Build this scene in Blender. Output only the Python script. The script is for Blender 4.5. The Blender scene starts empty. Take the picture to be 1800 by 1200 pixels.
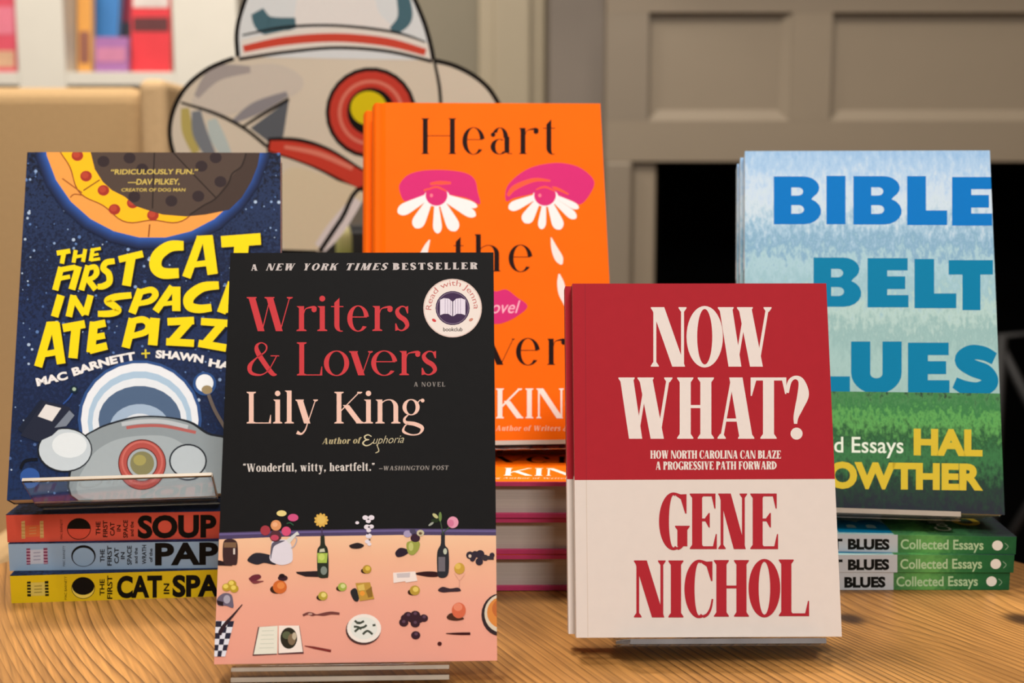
import bpy, math, random
from mathutils import Vector, Matrix
from mathutils.geometry import tessellate_polygon
random.seed(4)
scene = bpy.context.scene
col = scene.collection
PI = math.pi
sin, cos, rad = math.sin, math.cos, math.radians

# ------------------------------------------------------------------ camera
TZ = 0.75                      # height of the table top above the floor
FPX = 2172.0
PITCH = rad(7.5)
CAM = Vector((0, 0, TZ + 0.245))
FW = Vector((0, cos(PITCH), -sin(PITCH)))
UP = Vector((0, sin(PITCH), cos(PITCH)))
cd = bpy.data.cameras.new('camera')
cam = bpy.data.objects.new('camera', cd)
col.objects.link(cam)
cam.location = CAM
cam.rotation_euler = (PI / 2 - PITCH, 0, 0)
cd.sensor_width = 36
cd.lens = 36 * FPX / 1800
cd.clip_start = 0.02
cd.dof.use_dof = True
cd.dof.focus_distance = 0.665
cd.dof.aperture_fstop = 7.2
scene.camera = cam


def ray(u, v):
    return Vector(((u - 900) / FPX, 0, 0)) + UP * ((600 - v) / FPX) + FW


def at(u, v, Y):
    """world point on the vertical plane at distance Y"""
    d = ray(u, v)
    return CAM + d * (Y / d.y)


# ------------------------------------------------------------------ materials
def lin(c):
    c = c / 255.0
    return c / 12.92 if c <= 0.04045 else ((c + 0.055) / 1.055) ** 2.4


def rgb(h):
    h = h.lstrip('#')
    return tuple(lin(int(h[i:i + 2], 16)) for i in (0, 2, 4)) + (1,)


MATS = {}


def new_mat(name):
    m = bpy.data.materials.new(name)
    m.use_nodes = True
    nt = m.node_tree
    return m, nt, nt.nodes['Principled BSDF']


def node(nt, t, **kw):
    n = nt.nodes.new(t)
    for k, v in kw.items():
        setattr(n, k, v)
    return n


def paint(hexc, rough=0.5, var=0.06, scale=60, spec=0.4, key=None, bump=0.0, stretch=None, coat=0.0):
    """plain colour with a little procedural mottling"""
    k = (hexc, rough, var, scale, spec, key, bump, stretch, coat)
    if k in MATS:
        return MATS[k]
    m, nt, b = new_mat('paint_' + hexc.strip('#'))
    tc = node(nt, 'ShaderNodeTexCoord')
    mp = node(nt, 'ShaderNodeMapping')
    if stretch:
        mp.inputs['Scale'].default_value = stretch
    nz = node(nt, 'ShaderNodeTexNoise')
    nz.inputs['Scale'].default_value = scale
    nz.inputs['Detail'].default_value = 4
    nt.links.new(tc.outputs['Object'], mp.inputs['Vector'])
    nt.links.new(mp.outputs['Vector'], nz.inputs['Vector'])
    mx = node(nt, 'ShaderNodeMix', data_type='RGBA')
    c = rgb(hexc)
    mx.inputs[6].default_value = tuple(max(0, x * (1 - var)) for x in c[:3]) + (1,)
    mx.inputs[7].default_value = tuple(min(1, x * (1 + var)) for x in c[:3]) + (1,)
    nt.links.new(nz.outputs['Fac'], mx.inputs[0])
    nt.links.new(mx.outputs[2], b.inputs['Base Color'])
    b.inputs['Roughness'].default_value = rough
    b.inputs['Specular IOR Level'].default_value = spec
    b.inputs['Coat Weight'].default_value = coat
    if bump:
        bp = node(nt, 'ShaderNodeBump')
        bp.inputs['Strength'].default_value = bump
        bp.inputs['Distance'].default_value = 0.002
        nt.links.new(nz.outputs['Fac'], bp.inputs['Height'])
        nt.links.new(bp.outputs['Normal'], b.inputs['Normal'])
    MATS[k] = m
    return m


def ink(hexc):
    return paint(hexc, rough=0.6, var=0.03, scale=300, spec=0.08)


def ramp_mat(name, axis, stops, noise=0.0, nscale=(1, 1, 1), rough=0.5, detail=6, spec=0.3):
    """colour ramp along an object axis (0 x, 1 y, 2 z) disturbed by noise"""
    m, nt, b = new_mat(name)
    tc = node(nt, 'ShaderNodeTexCoord')
    sp = node(nt, 'ShaderNodeSeparateXYZ')
    nt.links.new(tc.outputs['Object'], sp.inputs[0])
    mp = node(nt, 'ShaderNodeMapping')
    mp.inputs['Scale'].default_value = nscale
    nt.links.new(tc.outputs['Object'], mp.inputs['Vector'])
    nz = node(nt, 'ShaderNodeTexNoise')
    nz.inputs['Scale'].default_value = 1
    nz.inputs['Detail'].default_value = detail
    nz.inputs['Roughness'].default_value = 0.65
    nt.links.new(mp.outputs['Vector'], nz.inputs['Vector'])
    ma = node(nt, 'ShaderNodeMath', operation='SUBTRACT')
    ma.inputs[1].default_value = 0.5
    nt.links.new(nz.outputs['Fac'], ma.inputs[0])
    mb = node(nt, 'ShaderNodeMath', operation='MULTIPLY_ADD')
    mb.inputs[1].default_value = noise
    nt.links.new(ma.outputs[0], mb.inputs[0])
    nt.links.new(sp.outputs[axis], mb.inputs[2])
    lo, hi = stops[0][0], stops[-1][0]
    mr = node(nt, 'ShaderNodeMapRange')
    mr.inputs['From Min'].default_value = lo
    mr.inputs['From Max'].default_value = hi
    nt.links.new(mb.outputs[0], mr.inputs['Value'])
    cr = node(nt, 'ShaderNodeValToRGB')
    els = cr.color_ramp.elements
    while len(els) < len(stops):
        els.new(0.5)
    for e, (p, c) in zip(els, stops):
        e.position = (p - lo) / (hi - lo)
        e.color = rgb(c)
    nt.links.new(mr.outputs[0], cr.inputs[0])
    nt.links.new(cr.outputs[0], b.inputs['Base Color'])
    b.inputs['Roughness'].default_value = rough
    b.inputs['Specular IOR Level'].default_value = spec
    return m


def page_mat(name, hexa, hexb, axis, freq):
    m, nt, b = new_mat(name)
    tc = node(nt, 'ShaderNodeTexCoord')
    mp = node(nt, 'ShaderNodeMapping')
    s = [3, 3, 3]
    s[axis] = freq
    mp.inputs['Scale'].default_value = s
    nz = node(nt, 'ShaderNodeTexNoise')
    nz.inputs['Scale'].default_value = 1
    nz.inputs['Detail'].default_value = 3
    nt.links.new(tc.outputs['Object'], mp.inputs['Vector'])
    nt.links.new(mp.outputs['Vector'], nz.inputs['Vector'])
    mx = node(nt, 'ShaderNodeMix', data_type='RGBA')
    mx.inputs[6].default_value = rgb(hexa)
    mx.inputs[7].default_value = rgb(hexb)
    nt.links.new(nz.outputs['Fac'], mx.inputs[0])
    nt.links.new(mx.outputs[2], b.inputs['Base Color'])
    b.inputs['Roughness'].default_value = 0.8
    return m


def acrylic_mat():
    m, nt, b = new_mat('clear_acrylic')
    b.inputs['Base Color'].default_value = (0.96, 0.97, 0.96, 1)
    b.inputs['Transmission Weight'].default_value = 1
    b.inputs['IOR'].default_value = 1.49
    nz = node(nt, 'ShaderNodeTexNoise')
    nz.inputs['Scale'].default_value = 40
    mr = node(nt, 'ShaderNodeMapRange')
    mr.inputs['To Min'].default_value = 0.02
    mr.inputs['To Max'].default_value = 0.06
    nt.links.new(nz.outputs['Fac'], mr.inputs['Value'])
    nt.links.new(mr.outputs[0], b.inputs['Roughness'])
    return m


ACRYLIC = acrylic_mat()
EDGE = paint('#a79c8e', rough=0.35, var=0.2, scale=90, spec=0.4, key='edge')  # opaque tone imitating the bright refraction along clear acrylic edges


def wood_mat():
    m, nt, b = new_mat('pine_wood')
    L = nt.links.new
    tc = node(nt, 'ShaderNodeTexCoord')
    mp = node(nt, 'ShaderNodeMapping')
    mp.inputs['Rotation'].default_value = (0, 0, rad(-27))     # grain runs away to the left
    L(tc.outputs['Object'], mp.inputs['Vector'])
    sp = node(nt, 'ShaderNodeSeparateXYZ')
    L(mp.outputs['Vector'], sp.inputs[0])

    def math_(op, a, bb=None, c=None):
        n = node(nt, 'ShaderNodeMath', operation=op)
        for i, x in enumerate((a, bb, c)):
            if x is None:
                continue
            if isinstance(x, (int, float)):
                n.inputs[i].default_value = x
            else:
                L(x, n.inputs[i])
        return n.outputs[0]
    ang = rad(-27)
    shift = None
    knots = None
    # (x, y, radius across, push)   knots in the board, in table coordinates
    for (kx, ky, r, push) in ((0.190, 0.668, 0.0125, 0.018), (0.286, 0.667, 0.0145, 0.022), (-0.235, 0.655, 0.03, 0.016), (-0.17, 0.625, 0.02, -0.008), (0.02, 0.45, 0.01, 0.02)):
        lx = kx * cos(ang) - (ky - TABLE_CY) * sin(ang)
        ly = kx * sin(ang) + (ky - TABLE_CY) * cos(ang)
        dx = math_('SUBTRACT', sp.outputs[0], lx)
        dy = math_('SUBTRACT', sp.outputs[1], ly)
        q = math_('ADD', math_('MULTIPLY', math_('MULTIPLY', dx, dx), 1 / (r * r * 2.2)), math_('MULTIPLY', math_('MULTIPLY', dy, dy), 1 / (r * r * 9)))
        g = math_('EXPONENT', math_('MULTIPLY', q, -0.5))
        s = math_('MULTIPLY', g, push)
        shift = s if shift is None else math_('ADD', shift, s)
        if r < 0.016:
            d = math_('ADD', math_('MULTIPLY', math_('MULTIPLY', dx, dx), 1 / (r * r * 0.30)), math_('MULTIPLY', math_('MULTIPLY', dy, dy), 1 / (r * r * 0.45)))
            kmask = math_('EXPONENT', math_('MULTIPLY', math_('MULTIPLY', d, d), -0.6))
            knots = kmask if knots is None else math_('MAXIMUM', knots, kmask)
    n1 = node(nt, 'ShaderNodeTexNoise')
    mp2 = node(nt, 'ShaderNodeMapping')
    mp2.inputs['Scale'].default_value = (7, 2.4, 1)
    L(mp.outputs['Vector'], mp2.inputs['Vector'])
    L(mp2.outputs['Vector'], n1.inputs['Vector'])
    n1.inputs['Scale'].default_value = 1
    n1.inputs['Detail'].default_value = 1.5
    wob = math_('MULTIPLY', math_('SUBTRACT', n1.outputs['Fac'], 0.5), 0.05)
    v = math_('ADD', math_('ADD', sp.outputs[0], shift), wob)
    # growth rings
    saw = math_('FRACT', math_('MULTIPLY', v, 205))
    ring = math_('POWER', saw, 4.0)
    n3 = node(nt, 'ShaderNodeTexNoise')
    mp3 = node(nt, 'ShaderNodeMapping')
    mp3.inputs['Scale'].default_value = (16, 3, 1)
    L(mp.outputs['Vector'], mp3.inputs['Vector'])
    L(mp3.outputs['Vector'], n3.inputs['Vector'])
    n3.inputs['Scale'].default_value = 1
    ringm = math_('MULTIPLY', ring, math_('MULTIPLY', math_('POWER', n3.outputs['Fac'], 1.8), 2.6))
    # fine fibre
    n2 = node(nt, 'ShaderNodeTexNoise')
    mp4 = node(nt, 'ShaderNodeMapping')
    mp4.inputs['Scale'].default_value = (620, 22, 1)
    L(mp.outputs['Vector'], mp4.inputs['Vector'])
    L(mp4.outputs['Vector'], n2.inputs['Vector'])
    n2.inputs['Scale'].default_value = 1
    n2.inputs['Detail'].default_value = 4
    # broad tone
    n5 = node(nt, 'ShaderNodeTexNoise')
    mp5 = node(nt, 'ShaderNodeMapping')
    mp5.inputs['Scale'].default_value = (11, 3, 1)
    mp5.inputs['Location'].default_value = (3, 8, 0)
    L(mp.outputs['Vector'], mp5.inputs['Vector'])
    L(mp5.outputs['Vector'], n5.inputs['Vector'])
    n5.inputs['Scale'].default_value = 1
    cr = node(nt, 'ShaderNodeValToRGB')
    els = cr.color_ramp.elements
    els[0].position, els[0].color = 0.3, rgb('#7d5427')
    els[1].position, els[1].color = 0.72, rgb('#b88447')
    L(n5.outputs['Fac'], cr.inputs[0])
    fib = math_('MULTIPLY_ADD', math_('SUBTRACT', n2.outputs['Fac'], 0.5), 1.3, 1.0)
    mul = node(nt, 'ShaderNodeMix', data_type='RGBA', blend_type='MULTIPLY')
    mul.inputs[0].default_value = 1
    L(cr.outputs[0], mul.inputs[6])
    comb = node(nt, 'ShaderNodeCombineColor')
    for i in range(3):
        L(fib, comb.inputs[i])
    L(comb.outputs[0], mul.inputs[7])
    mx = node(nt, 'ShaderNodeMix', data_type='RGBA')
    L(math_('MULTIPLY', ringm, 0.95), mx.inputs[0])
    L(mul.outputs[2], mx.inputs[6])
    mx.inputs[7].default_value = rgb('#44250c')
    mk = node(nt, 'ShaderNodeMix', data_type='RGBA')
    L(math_('MULTIPLY', knots, 0.93), mk.inputs[0])
    L(mx.outputs[2], mk.inputs[6])
    mk.inputs[7].default_value = rgb('#2a170c')
    L(mk.outputs[2], b.inputs['Base Color'])
    b.inputs['Roughness'].default_value = 0.42
    b.inputs['Specular IOR Level'].default_value = 0.35
    bp = node(nt, 'ShaderNodeBump')
    bp.inputs['Strength'].default_value = 0.25
    bp.inputs['Distance'].default_value = 0.0006
    L(math_('SUBTRACT', 1.0, ringm), bp.inputs['Height'])
    L(bp.outputs['Normal'], b.inputs['Normal'])
    return m


# ------------------------------------------------------------------ mesh helpers
class MB:
    """collects vertices and faces, each face with its material"""

    def __init__(self):
        self.v, self.f, self.m, self.mats, self.sm = [], [], [], [], []

    def mi(self, mat):
        if mat not in self.mats:
            self.mats.append(mat)
        return self.mats.index(mat)

    def face(self, pts, mat, smooth=False):
        n = len(self.v)
        self.v += [tuple(p) for p in pts]
        self.f.append(tuple(range(n, n + len(pts))))
        self.m.append(self.mi(mat))
        self.sm.append(smooth)

    def hexa(self, c, mat):
        """8 corners: bottom ring then top ring"""
        n = len(self.v)
        self.v += [tuple(p) for p in c]
        k = self.mi(mat)
        for q in ((0, 3, 2, 1), (4, 5, 6, 7), (0, 1, 5, 4), (1, 2, 6, 5), (2, 3, 7, 6), (3, 0, 4, 7)):
            self.f.append(tuple(n + i for i in q))
            self.m.append(k)
            self.sm.append(False)

    def box(self, x0, x1, y0, y1, z0, z1, mat):
        self.hexa([(x0, y0, z0), (x1, y0, z0), (x1, y1, z0), (x0, y1, z0), (x0, y0, z1), (x1, y0, z1), (x1, y1, z1), (x0, y1, z1)], mat)

    def prism(self, outline, a0, a1, mat, axis='z', smooth=False):
        """outline of 2D points extruded along an axis"""
        def P(p, a):
            return {'z': (p[0], p[1], a), 'y': (p[0], a, p[1]), 'x': (a, p[0], p[1])}[axis]
        n = len(outline)
        base = len(self.v)
        self.v += [P(p, a0) for p in outline] + [P(p, a1) for p in outline]
        k = self.mi(mat)
        for i in range(n):
            j = (i + 1) % n
            self.f.append((base + i, base + j, base + n + j, base + n + i))
            self.m.append(k)
            self.sm.append(smooth)
        for tri in tessellate_polygon([[Vector((p[0], p[1], 0)) for p in outline]]):
            self.f.append(tuple(base + i for i in tri))
            self.f.append(tuple(base + n + i for i in reversed(tri)))
            self.m += [k, k]
            self.sm += [False, False]

    def lathe(self, prof, mat, n=48, c=(0, 0)):
        base = len(self.v)
        k = self.mi(mat)
        for (r, z) in prof:
            for i in range(n):
                a = 2 * PI * i / n
                self.v.append((c[0] + r * cos(a), c[1] + r * sin(a), z))
        for j in range(len(prof) - 1):
            for i in range(n):
                i2 = (i + 1) % n
                self.f.append((base + j * n + i, base + j * n + i2, base + (j + 1) * n + i2, base + (j + 1) * n + i))
                self.m.append(k)
                self.sm.append(True)
        self.f.append(tuple(base + i for i in reversed(range(n))))
        self.f.append(tuple(base + (len(prof) - 1) * n + i for i in range(n)))
        self.m += [k, k]
        self.sm += [False, False]

    def tube(self, pts, r, mat, n=10):
        base = len(self.v)
        k = self.mi(mat)
        pts = [Vector(p) for p in pts]
        for i, p in enumerate(pts):
            d = (pts[min(i + 1, len(pts) - 1)] - pts[max(i - 1, 0)]).normalized()
            a = d.orthogonal().normalized()
            bb = d.cross(a)
            for j in range(n):
                t = 2 * PI * j / n
                self.v.append(tuple(p + a * (r * cos(t)) + bb * (r * sin(t))))
        for i in range(len(pts) - 1):
            for j in range(n):
                j2 = (j + 1) % n
                self.f.append((base + i * n + j, base + i * n + j2, base + (i + 1) * n + j2, base + (i + 1) * n + j))
                self.m.append(k)
                self.sm.append(True)
        self.f.append(tuple(base + i for i in reversed(range(n))))
        self.f.append(tuple(base + (len(pts) - 1) * n + i for i in range(n)))
        self.m += [k, k]
        self.sm += [False, False]

    def build(self, name, parent=None, matrix=None, bevel=0, seg=2):
        me = bpy.data.meshes.new(name)
        me.from_pydata(self.v, [], self.f)
        for m in self.mats:
            me.materials.append(m)
        for p, k, s in zip(me.polygons, self.m, self.sm):
            p.material_index = k
            p.use_smooth = s
        me.update()
        o = bpy.data.objects.new(name, me)
        col.objects.link(o)
        if parent is not None:
            o.parent = parent
        elif matrix is not None:
            o.matrix_world = matrix
        if bevel:
            md = o.modifiers.new('bevel', 'BEVEL')
            md.width = bevel
            md.segments = seg
            md.limit_method = 'ANGLE'
        return o


def tag(o, label=None, cat=None, group=None, kind=None):
    if label:
        o['label'] = label
    if cat:
        o['category'] = cat
    if group:
        o['group'] = group
    if kind:
        o['kind'] = kind
    return o


def empty(name, matrix, label=None, cat=None, group=None):
    o = bpy.data.objects.new(name, None)
    o.empty_display_size = 0.02
    col.objects.link(o)
    o.matrix_world = matrix
    tag(o, label, cat, group)
    return o


def dup(root, matrix, label, group=None):
    r = root.copy()
    col.objects.link(r)
    r.matrix_world = matrix
    r['label'] = label
    if group:
        r['group'] = group
    for ch in list(root.children):
        c = ch.copy()
        col.objects.link(c)
        c.parent = r
        for g in list(ch.children):
            d = g.copy()
            col.objects.link(d)
            d.parent = c
    return r


def struct(o):
    o['kind'] = 'structure'
    return o


# ------------------------------------------------------------------ serif letters drawn as polygons
def spline(pts, n=8):
    """Catmull-Rom through tuples of any length"""
    if len(pts) < 3:
        return pts
    P = [pts[0]] + list(pts) + [pts[-1]]
    out = []
    for i in range(1, len(P) - 2):
        for k in range(n):
            t = k / n
            out.append(tuple(0.5 * (2 * b + (c - a) * t + (2 * a - 5 * b + 4 * c - d) * t * t + (3 * b - a - 3 * c + d) * t ** 3)
                             for a, b, c, d in zip(P[i - 1], P[i], P[i + 1], P[i + 2])))
    out.append(tuple(pts[-1]))
    return out


def brush(pts, smooth=True, n=8):
    """pts (x, y, width) -> quads of a stroke of changing width"""
    q = spline(pts, n) if smooth else pts
    L, R = [], []
    for i, p in enumerate(q):
        a = q[max(i - 1, 0)]
        b = q[min(i + 1, len(q) - 1)]
        dx, dy = b[0] - a[0], b[1] - a[1]
        d = math.hypot(dx, dy) or 1
        w = p[2] / 2
        L.append((p[0] - dy / d * w, p[1] + dx / d * w))
        R.append((p[0] + dy / d * w, p[1] - dx / d * w))
    return [[L[i], L[i + 1], R[i + 1], R[i]] for i in range(len(q) - 1)]


def ring(cx, cy, rx, ry, S, t, a0=0, a1=360, n=30):
    out = []
    for i in range(n):
        a, b = rad(a0 + (a1 - a0) * i / n), rad(a0 + (a1 - a0) * (i + 1) / n)
        out.append([(cx + rx * cos(a), cy + ry * sin(a)), (cx + rx * cos(b), cy + ry * sin(b)),
                    (cx + (rx - S) * cos(b), cy + (ry - t) * sin(b)), (cx + (rx - S) * cos(a), cy + (ry - t) * sin(a))])
    return out


def disc(cx, cy, rx, ry=None, n=24, a0=0, a1=360, rot=0):
    ry = rx if ry is None else ry
    out = []
    for i in range(n + (0 if a1 - a0 >= 360 else 1)):
        a = rad(a0 + (a1 - a0) * i / n)
        x, y = rx * cos(a), ry * sin(a)
        c, s = cos(rad(rot)), sin(rad(rot))
        out.append((cx + x * c - y * s, cy + x * s + y * c))
    return out


def glyph(ch, w, S, t, xh=0.73, e=0.07, sh=0.03, br=0.03, ds=1.0):
    """polygons of one serif letter, capital height 1, base line 0, total width w"""
    P = []

    def rect(x0, y0, x1, y1):
        P.append([(x0, y0), (x1, y0), (x1, y1), (x0, y1)])

    def serif(x, y, wd, up, ee=None):
        ee = e if ee is None else ee
        s = 1 if up else -1
        P.append([(x - wd / 2 - ee, y), (x + wd / 2 + ee, y), (x + wd / 2 + ee, y + s * sh), (x + wd / 2, y + s * (sh + br)), (x - wd / 2, y + s * (sh + br)), (x - wd / 2 - ee, y + s * sh)])

    def stem(x, y0, y1, wd=S, b=True, tp=True, ee=None):
        rect(x - wd / 2, y0, x + wd / 2, y1)
        if b:
            serif(x, y0, wd, True, ee)
        if tp:
            serif(x, y1, wd, False, ee)

    def diag(x0, y0, x1, y1, wd):
        wd = wd * ds if wd == S else wd
        P.append([(x0 - wd / 2, y0), (x0 + wd / 2, y0), (x1 + wd / 2, y1), (x1 - wd / 2, y1)])

    def arm(x0, x1, y, up, depth=0.27, wid=0.07):
        """hairline arm ending in a wedge"""
        s = 1 if up else -1
        rect(x0, min(y, y + s * t), x1, max(y, y + s * t))
        P.append([(x1, y), (x1, y + s * depth), (x1 - 0.02, y + s * depth), (x1 - wid, y + s * t), (x1 - wid * 2.2, y + s * t), (x1 - wid * 2.2, y)])
    h = S / 2 + e
    if ch == 'A':
        diag(e + t / 2, 0, w * 0.5 - S * 0.3, 1, t)
        diag(w - e - S / 2, 0, w * 0.5, 1.0, S)
        rect(w * 0.24, 0.28, w * 0.72, 0.28 + t)
        serif(e + t / 2, 0, t, True)
        serif(w - e - S / 2, 0, S, True)
    elif ch in 'BPR':
        stem(h, 0, 1)
        y0 = 0.5 if ch != 'B' else 0.52
        r = (1 - y0) / 2
        x = h + S / 2
        bw = (w if ch != 'B' else w * 0.94) - x
        P.extend(ring(x, y0 + r, bw, r, S, t, -90, 90))
        if ch == 'B':
            P.extend(ring(x, 0.26 + t / 2, w - x, 0.26 + t / 2, S, t, -90, 90))
            rect(h, 0, x, t)
        rect(h, 1 - t, x, 1)
        rect(h, y0, x, y0 + t)
        if ch == 'R':
            diag(w - S * 0.55, 0, x + bw * 0.35, y0 + 0.02, S)
            rect(w - S * 0.6, 0, w + 0.04, sh + 0.01)
    elif ch in 'CG':
        P.extend(ring(w / 2, 0.5, w / 2, 0.52, S, t, 75, 290))
        x = w * 0.95
        P.append([(x, 0.99), (x, 0.64), (x - 0.025, 0.64), (x - w * 0.2, 0.90), (w * 0.58, 0.96), (w * 0.58, 1.015), (x - w * 0.2, 0.985)])
        if ch == 'C':
            P.extend(brush([(w * 0.63, 0.005, t), (w * 0.78, 0.05, t), (w * 0.89, 0.16, t * 0.8), (w * 0.95, 0.32, t * 0.6)]))
        else:
            stem(w * 0.84 - S * 0.1, 0.05, 0.42, S, False, True)
            P.extend(brush([(w * 0.63, 0.005, t), (w * 0.74, 0.04, t * 1.3), (w * 0.84, 0.12, t * 1.6)]))
    elif ch == 'D':
        stem(h, 0, 1)
        P.extend(ring(h, 0.5, w - h, 0.5, S, t, -90, 90))
    elif ch in 'EF':
        stem(h, 0, 1)
        arm(h, w * 0.95, 1, False)
        rect(h, 0.5, w * 0.72, 0.5 + t)
        x = w * 0.74
        P.append([(x, 0.39), (x, 0.65), (x - 0.02, 0.65), (x - 0.085, 0.51 + t), (x - 0.085, 0.51), (x - 0.02, 0.39)])
        if ch == 'E':
            arm(h, w, 0, True)
    elif ch == 'H':
        stem(h, 0, 1)
        stem(w - h, 0, 1)
        rect(h, 0.5, w - h, 0.5 + t)
    elif ch == 'I':
        stem(w / 2, 0, 1)
    elif ch == 'K':
        stem(h, 0, 1)
        diag(h + S * 0.3, 0.38, w - 0.1, 1, t * 1.5)
        serif(w - 0.1, 1, t, False, e * 0.9)
        diag(w - S * 0.6, 0, h + S + (w - 2 * h) * 0.12, 0.58, S)
        serif(w - S * 0.6, 0, S, True, e * 0.7)
    elif ch == 'L':
        stem(h, 0, 1)
        arm(h, w, 0, True)
    elif ch == 'M':
        stem(e + t / 2, 0, 1, t)
        stem(w - h, 0, 1)
        diag(w * 0.48, 0, e + S * 0.55, 1, S)
        diag(w * 0.48, 0, w - h - S * 0.3, 1, t)
    elif ch == 'N':
        stem(e + t / 2, 0, 1, t)
        stem(w - e - t / 2, 0, 1, t, False, True)
        diag(w - e - S * 0.5, 0, e + S * 0.42, 1, S)
        rect(0, 1 - sh, e + S * 0.5, 1)
    elif ch in 'OQ':
        P.extend(ring(w / 2, 0.5, w / 2, 0.52, S, t, 0, 360, 40))
    elif ch == 'S':
        P.extend(brush([(w * 0.88, 0.80, t), (w * 0.72, 0.95, t * 1.2), (w * 0.45, 0.97, t * 1.4), (w * 0.2, 0.82, S * 0.8), (w * 0.3, 0.6, S), (w * 0.66, 0.42, S), (w * 0.8, 0.22, S * 0.8), (w * 0.55, 0.03, t * 1.4), (w * 0.28, 0.05, t * 1.2), (w * 0.1, 0.22, t)]))
        P.append([(w * 0.9, 1), (w * 0.9, 0.7), (w * 0.86, 0.7), (w * 0.72, 0.93)])
        P.append([(w * 0.08, 0), (w * 0.08, 0.32), (w * 0.13, 0.32), (w * 0.28, 0.05)])
    elif ch == 'T':
        stem(w / 2, 0, 1, S, True, False)
        arm(w / 2, w, 1, False)
        x = 0
        rect(0, 1 - t, w / 2, 1)
        P.append([(0, 1), (0, 0.7), (0.02, 0.7), (0.09, 1 - t), (0.2, 1 - t), (0.2, 1)])
    elif ch == 'U':
        stem(h, 0.3, 1, S, False, True)
        stem(w - e - t / 2, 0.3, 1, t, False, True)
        P.extend(ring(w / 2, 0.32, w / 2 - e, 0.34, S, t, 180, 270, 12))
        P.extend(ring(w / 2, 0.32, w / 2 - e, 0.34, t, t, 270, 360, 12))
    elif ch == 'V':
        diag(w * 0.5, 0, h, 1, S)
        diag(w * 0.52, 0, w - e - t, 1, t)
        serif(h, 1, S, False)
        serif(w - e - t, 1, t, False)
    elif ch == 'W':
        diag(w * 0.31, 0, h, 1, S)
        diag(w * 0.33, 0, w * 0.49, 0.9, t)
        diag(w * 0.70, 0, w * 0.49, 1, S)
        diag(w * 0.72, 0, w - e - t, 1, t)
        serif(h, 1, S, False)
        serif(w * 0.49, 1, S, False)
        serif(w - e - t, 1, t, False)
    elif ch == 'X':
        diag(w - h, 0, h, 1, S)
        diag(e, 0, w - e, 1, t)
    elif ch == 'Y':
        stem(w / 2, 0, 0.48, S, True, False)
        diag(w / 2, 0.42, h, 1, S)
        diag(w / 2 + S * 0.2, 0.42, w - e - t, 1, t)
        serif(h, 1, S, False)
        serif(w - e - t, 1, t, False)
    elif ch == 'Z':
        diag(S * 0.5, 0, w - S * 0.5, 1, S)
        arm(0, w, 0, True)
        rect(0, 1 - t, w, 1)
        P.append([(0, 1), (0, 0.7), (0.03, 0.7), (0.1, 1 - t)])
    elif ch == '?':
        P.append(disc(w * 0.46, 0.095, 0.095, 0.095, 18))
        P.extend(brush([(w * 0.42, 0.25, t), (w * 0.44, 0.36, t * 1.6), (w * 0.58, 0.52, S * 0.75), (w * 0.74, 0.72, S * 1.0), (w * 0.66, 0.92, S * 0.55), (w * 0.42, 0.98, t * 1.1), (w * 0.18, 0.92, t * 1.2), (w * 0.05, 0.74, t * 1.3)]))
    elif ch == '&':
        P.extend(brush([(w * 0.98, 0.6, t), (w * 0.88, 0.42, t), (w * 0.7, 0.15, t), (w * 0.45, 0.02, t * 1.5), (w * 0.15, 0.08, S * 0.7), (w * 0.1, 0.28, S * 0.9), (w * 0.28, 0.5, t * 1.6), (w * 0.6, 0.72, t * 1.4), (w * 0.64, 0.9, t * 1.6), (w * 0.48, 0.99, t), (w * 0.33, 0.9, S * 0.6), (w * 0.36, 0.7, S), (w * 0.62, 0.32, S), (w * 0.84, 0.06, S * 0.9), (w * 0.98, 0.03, t)]))
        rect(w * 0.78, 0.58, w * 1.06, 0.58 + t)
    elif ch == 'a':
        stem(w - S / 2 - 0.05, 0.03, xh * 0.66, S, False, False)
        P.extend(ring(w * 0.48, xh * 0.62, w * 0.47 - 0.05 + S * 0.0, xh * 0.40, S, t, 0, 150, 14))
        P.append(disc(w * 0.16, xh * 0.74, S * 0.48, S * 0.48, 14))
        P.extend(ring(w * 0.46, xh * 0.28, w * 0.42, xh * 0.30, S, t, 60, 320, 22))
        rect(w - 0.1, 0, w + 0.03, t)
    elif ch in 'eco':
        if ch == 'o':
            P.extend(ring(w / 2, xh / 2, w / 2, xh / 2 + 0.02, S, t, 0, 360, 36))
        else:
            P.extend(ring(w / 2, xh / 2, w / 2, xh / 2 + 0.02, S, t, 62, 322, 28))
            if ch == 'e':
                P.extend(ring(w / 2, xh / 2, w / 2, xh / 2 + 0.02, S * 0.95, t, 8, 62, 8))
                rect(S * 0.5, xh * 0.54, w - S * 0.4, xh * 0.54 + t)
            else:
                P.append(disc(w * 0.84, xh * 0.78, S * 0.45))
    elif ch in 'dqbp':
        up = ch in 'db'
        right = ch in 'dq'
        x = w - S / 2 - 0.03 if right else h
        rect(x - S / 2, 0 if up else -0.35, x + S / 2, 1.04 if up else xh)
        if up:
            P.append([(x - S / 2 - e, 1.04), (x + S / 2, 1.04), (x + S / 2, 1.0), (x - S / 2, 0.98)])
        else:
            serif(x, -0.35, S, True)
        P.extend(ring(w * 0.46 if right else w * 0.54, xh / 2, w * 0.46, xh / 2 + 0.02, S, t, 0, 360, 30))
    elif ch == 'f':
        stem(w * 0.42, 0, 0.85, S, True, False)
        P.extend(ring(w * 0.42 + w * 0.28, 0.82, w * 0.28 + S / 2, 0.22, S, t, 60, 180, 14))
        P.append(disc(w * 0.86, 0.96, S * 0.45))
        rect(0, xh - t, w * 0.85, xh)
    elif ch == 'g':
        P.extend(ring(w * 0.43, xh * 0.68, w * 0.38, xh * 0.34, S * 0.85, t, 0, 360, 30))
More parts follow.
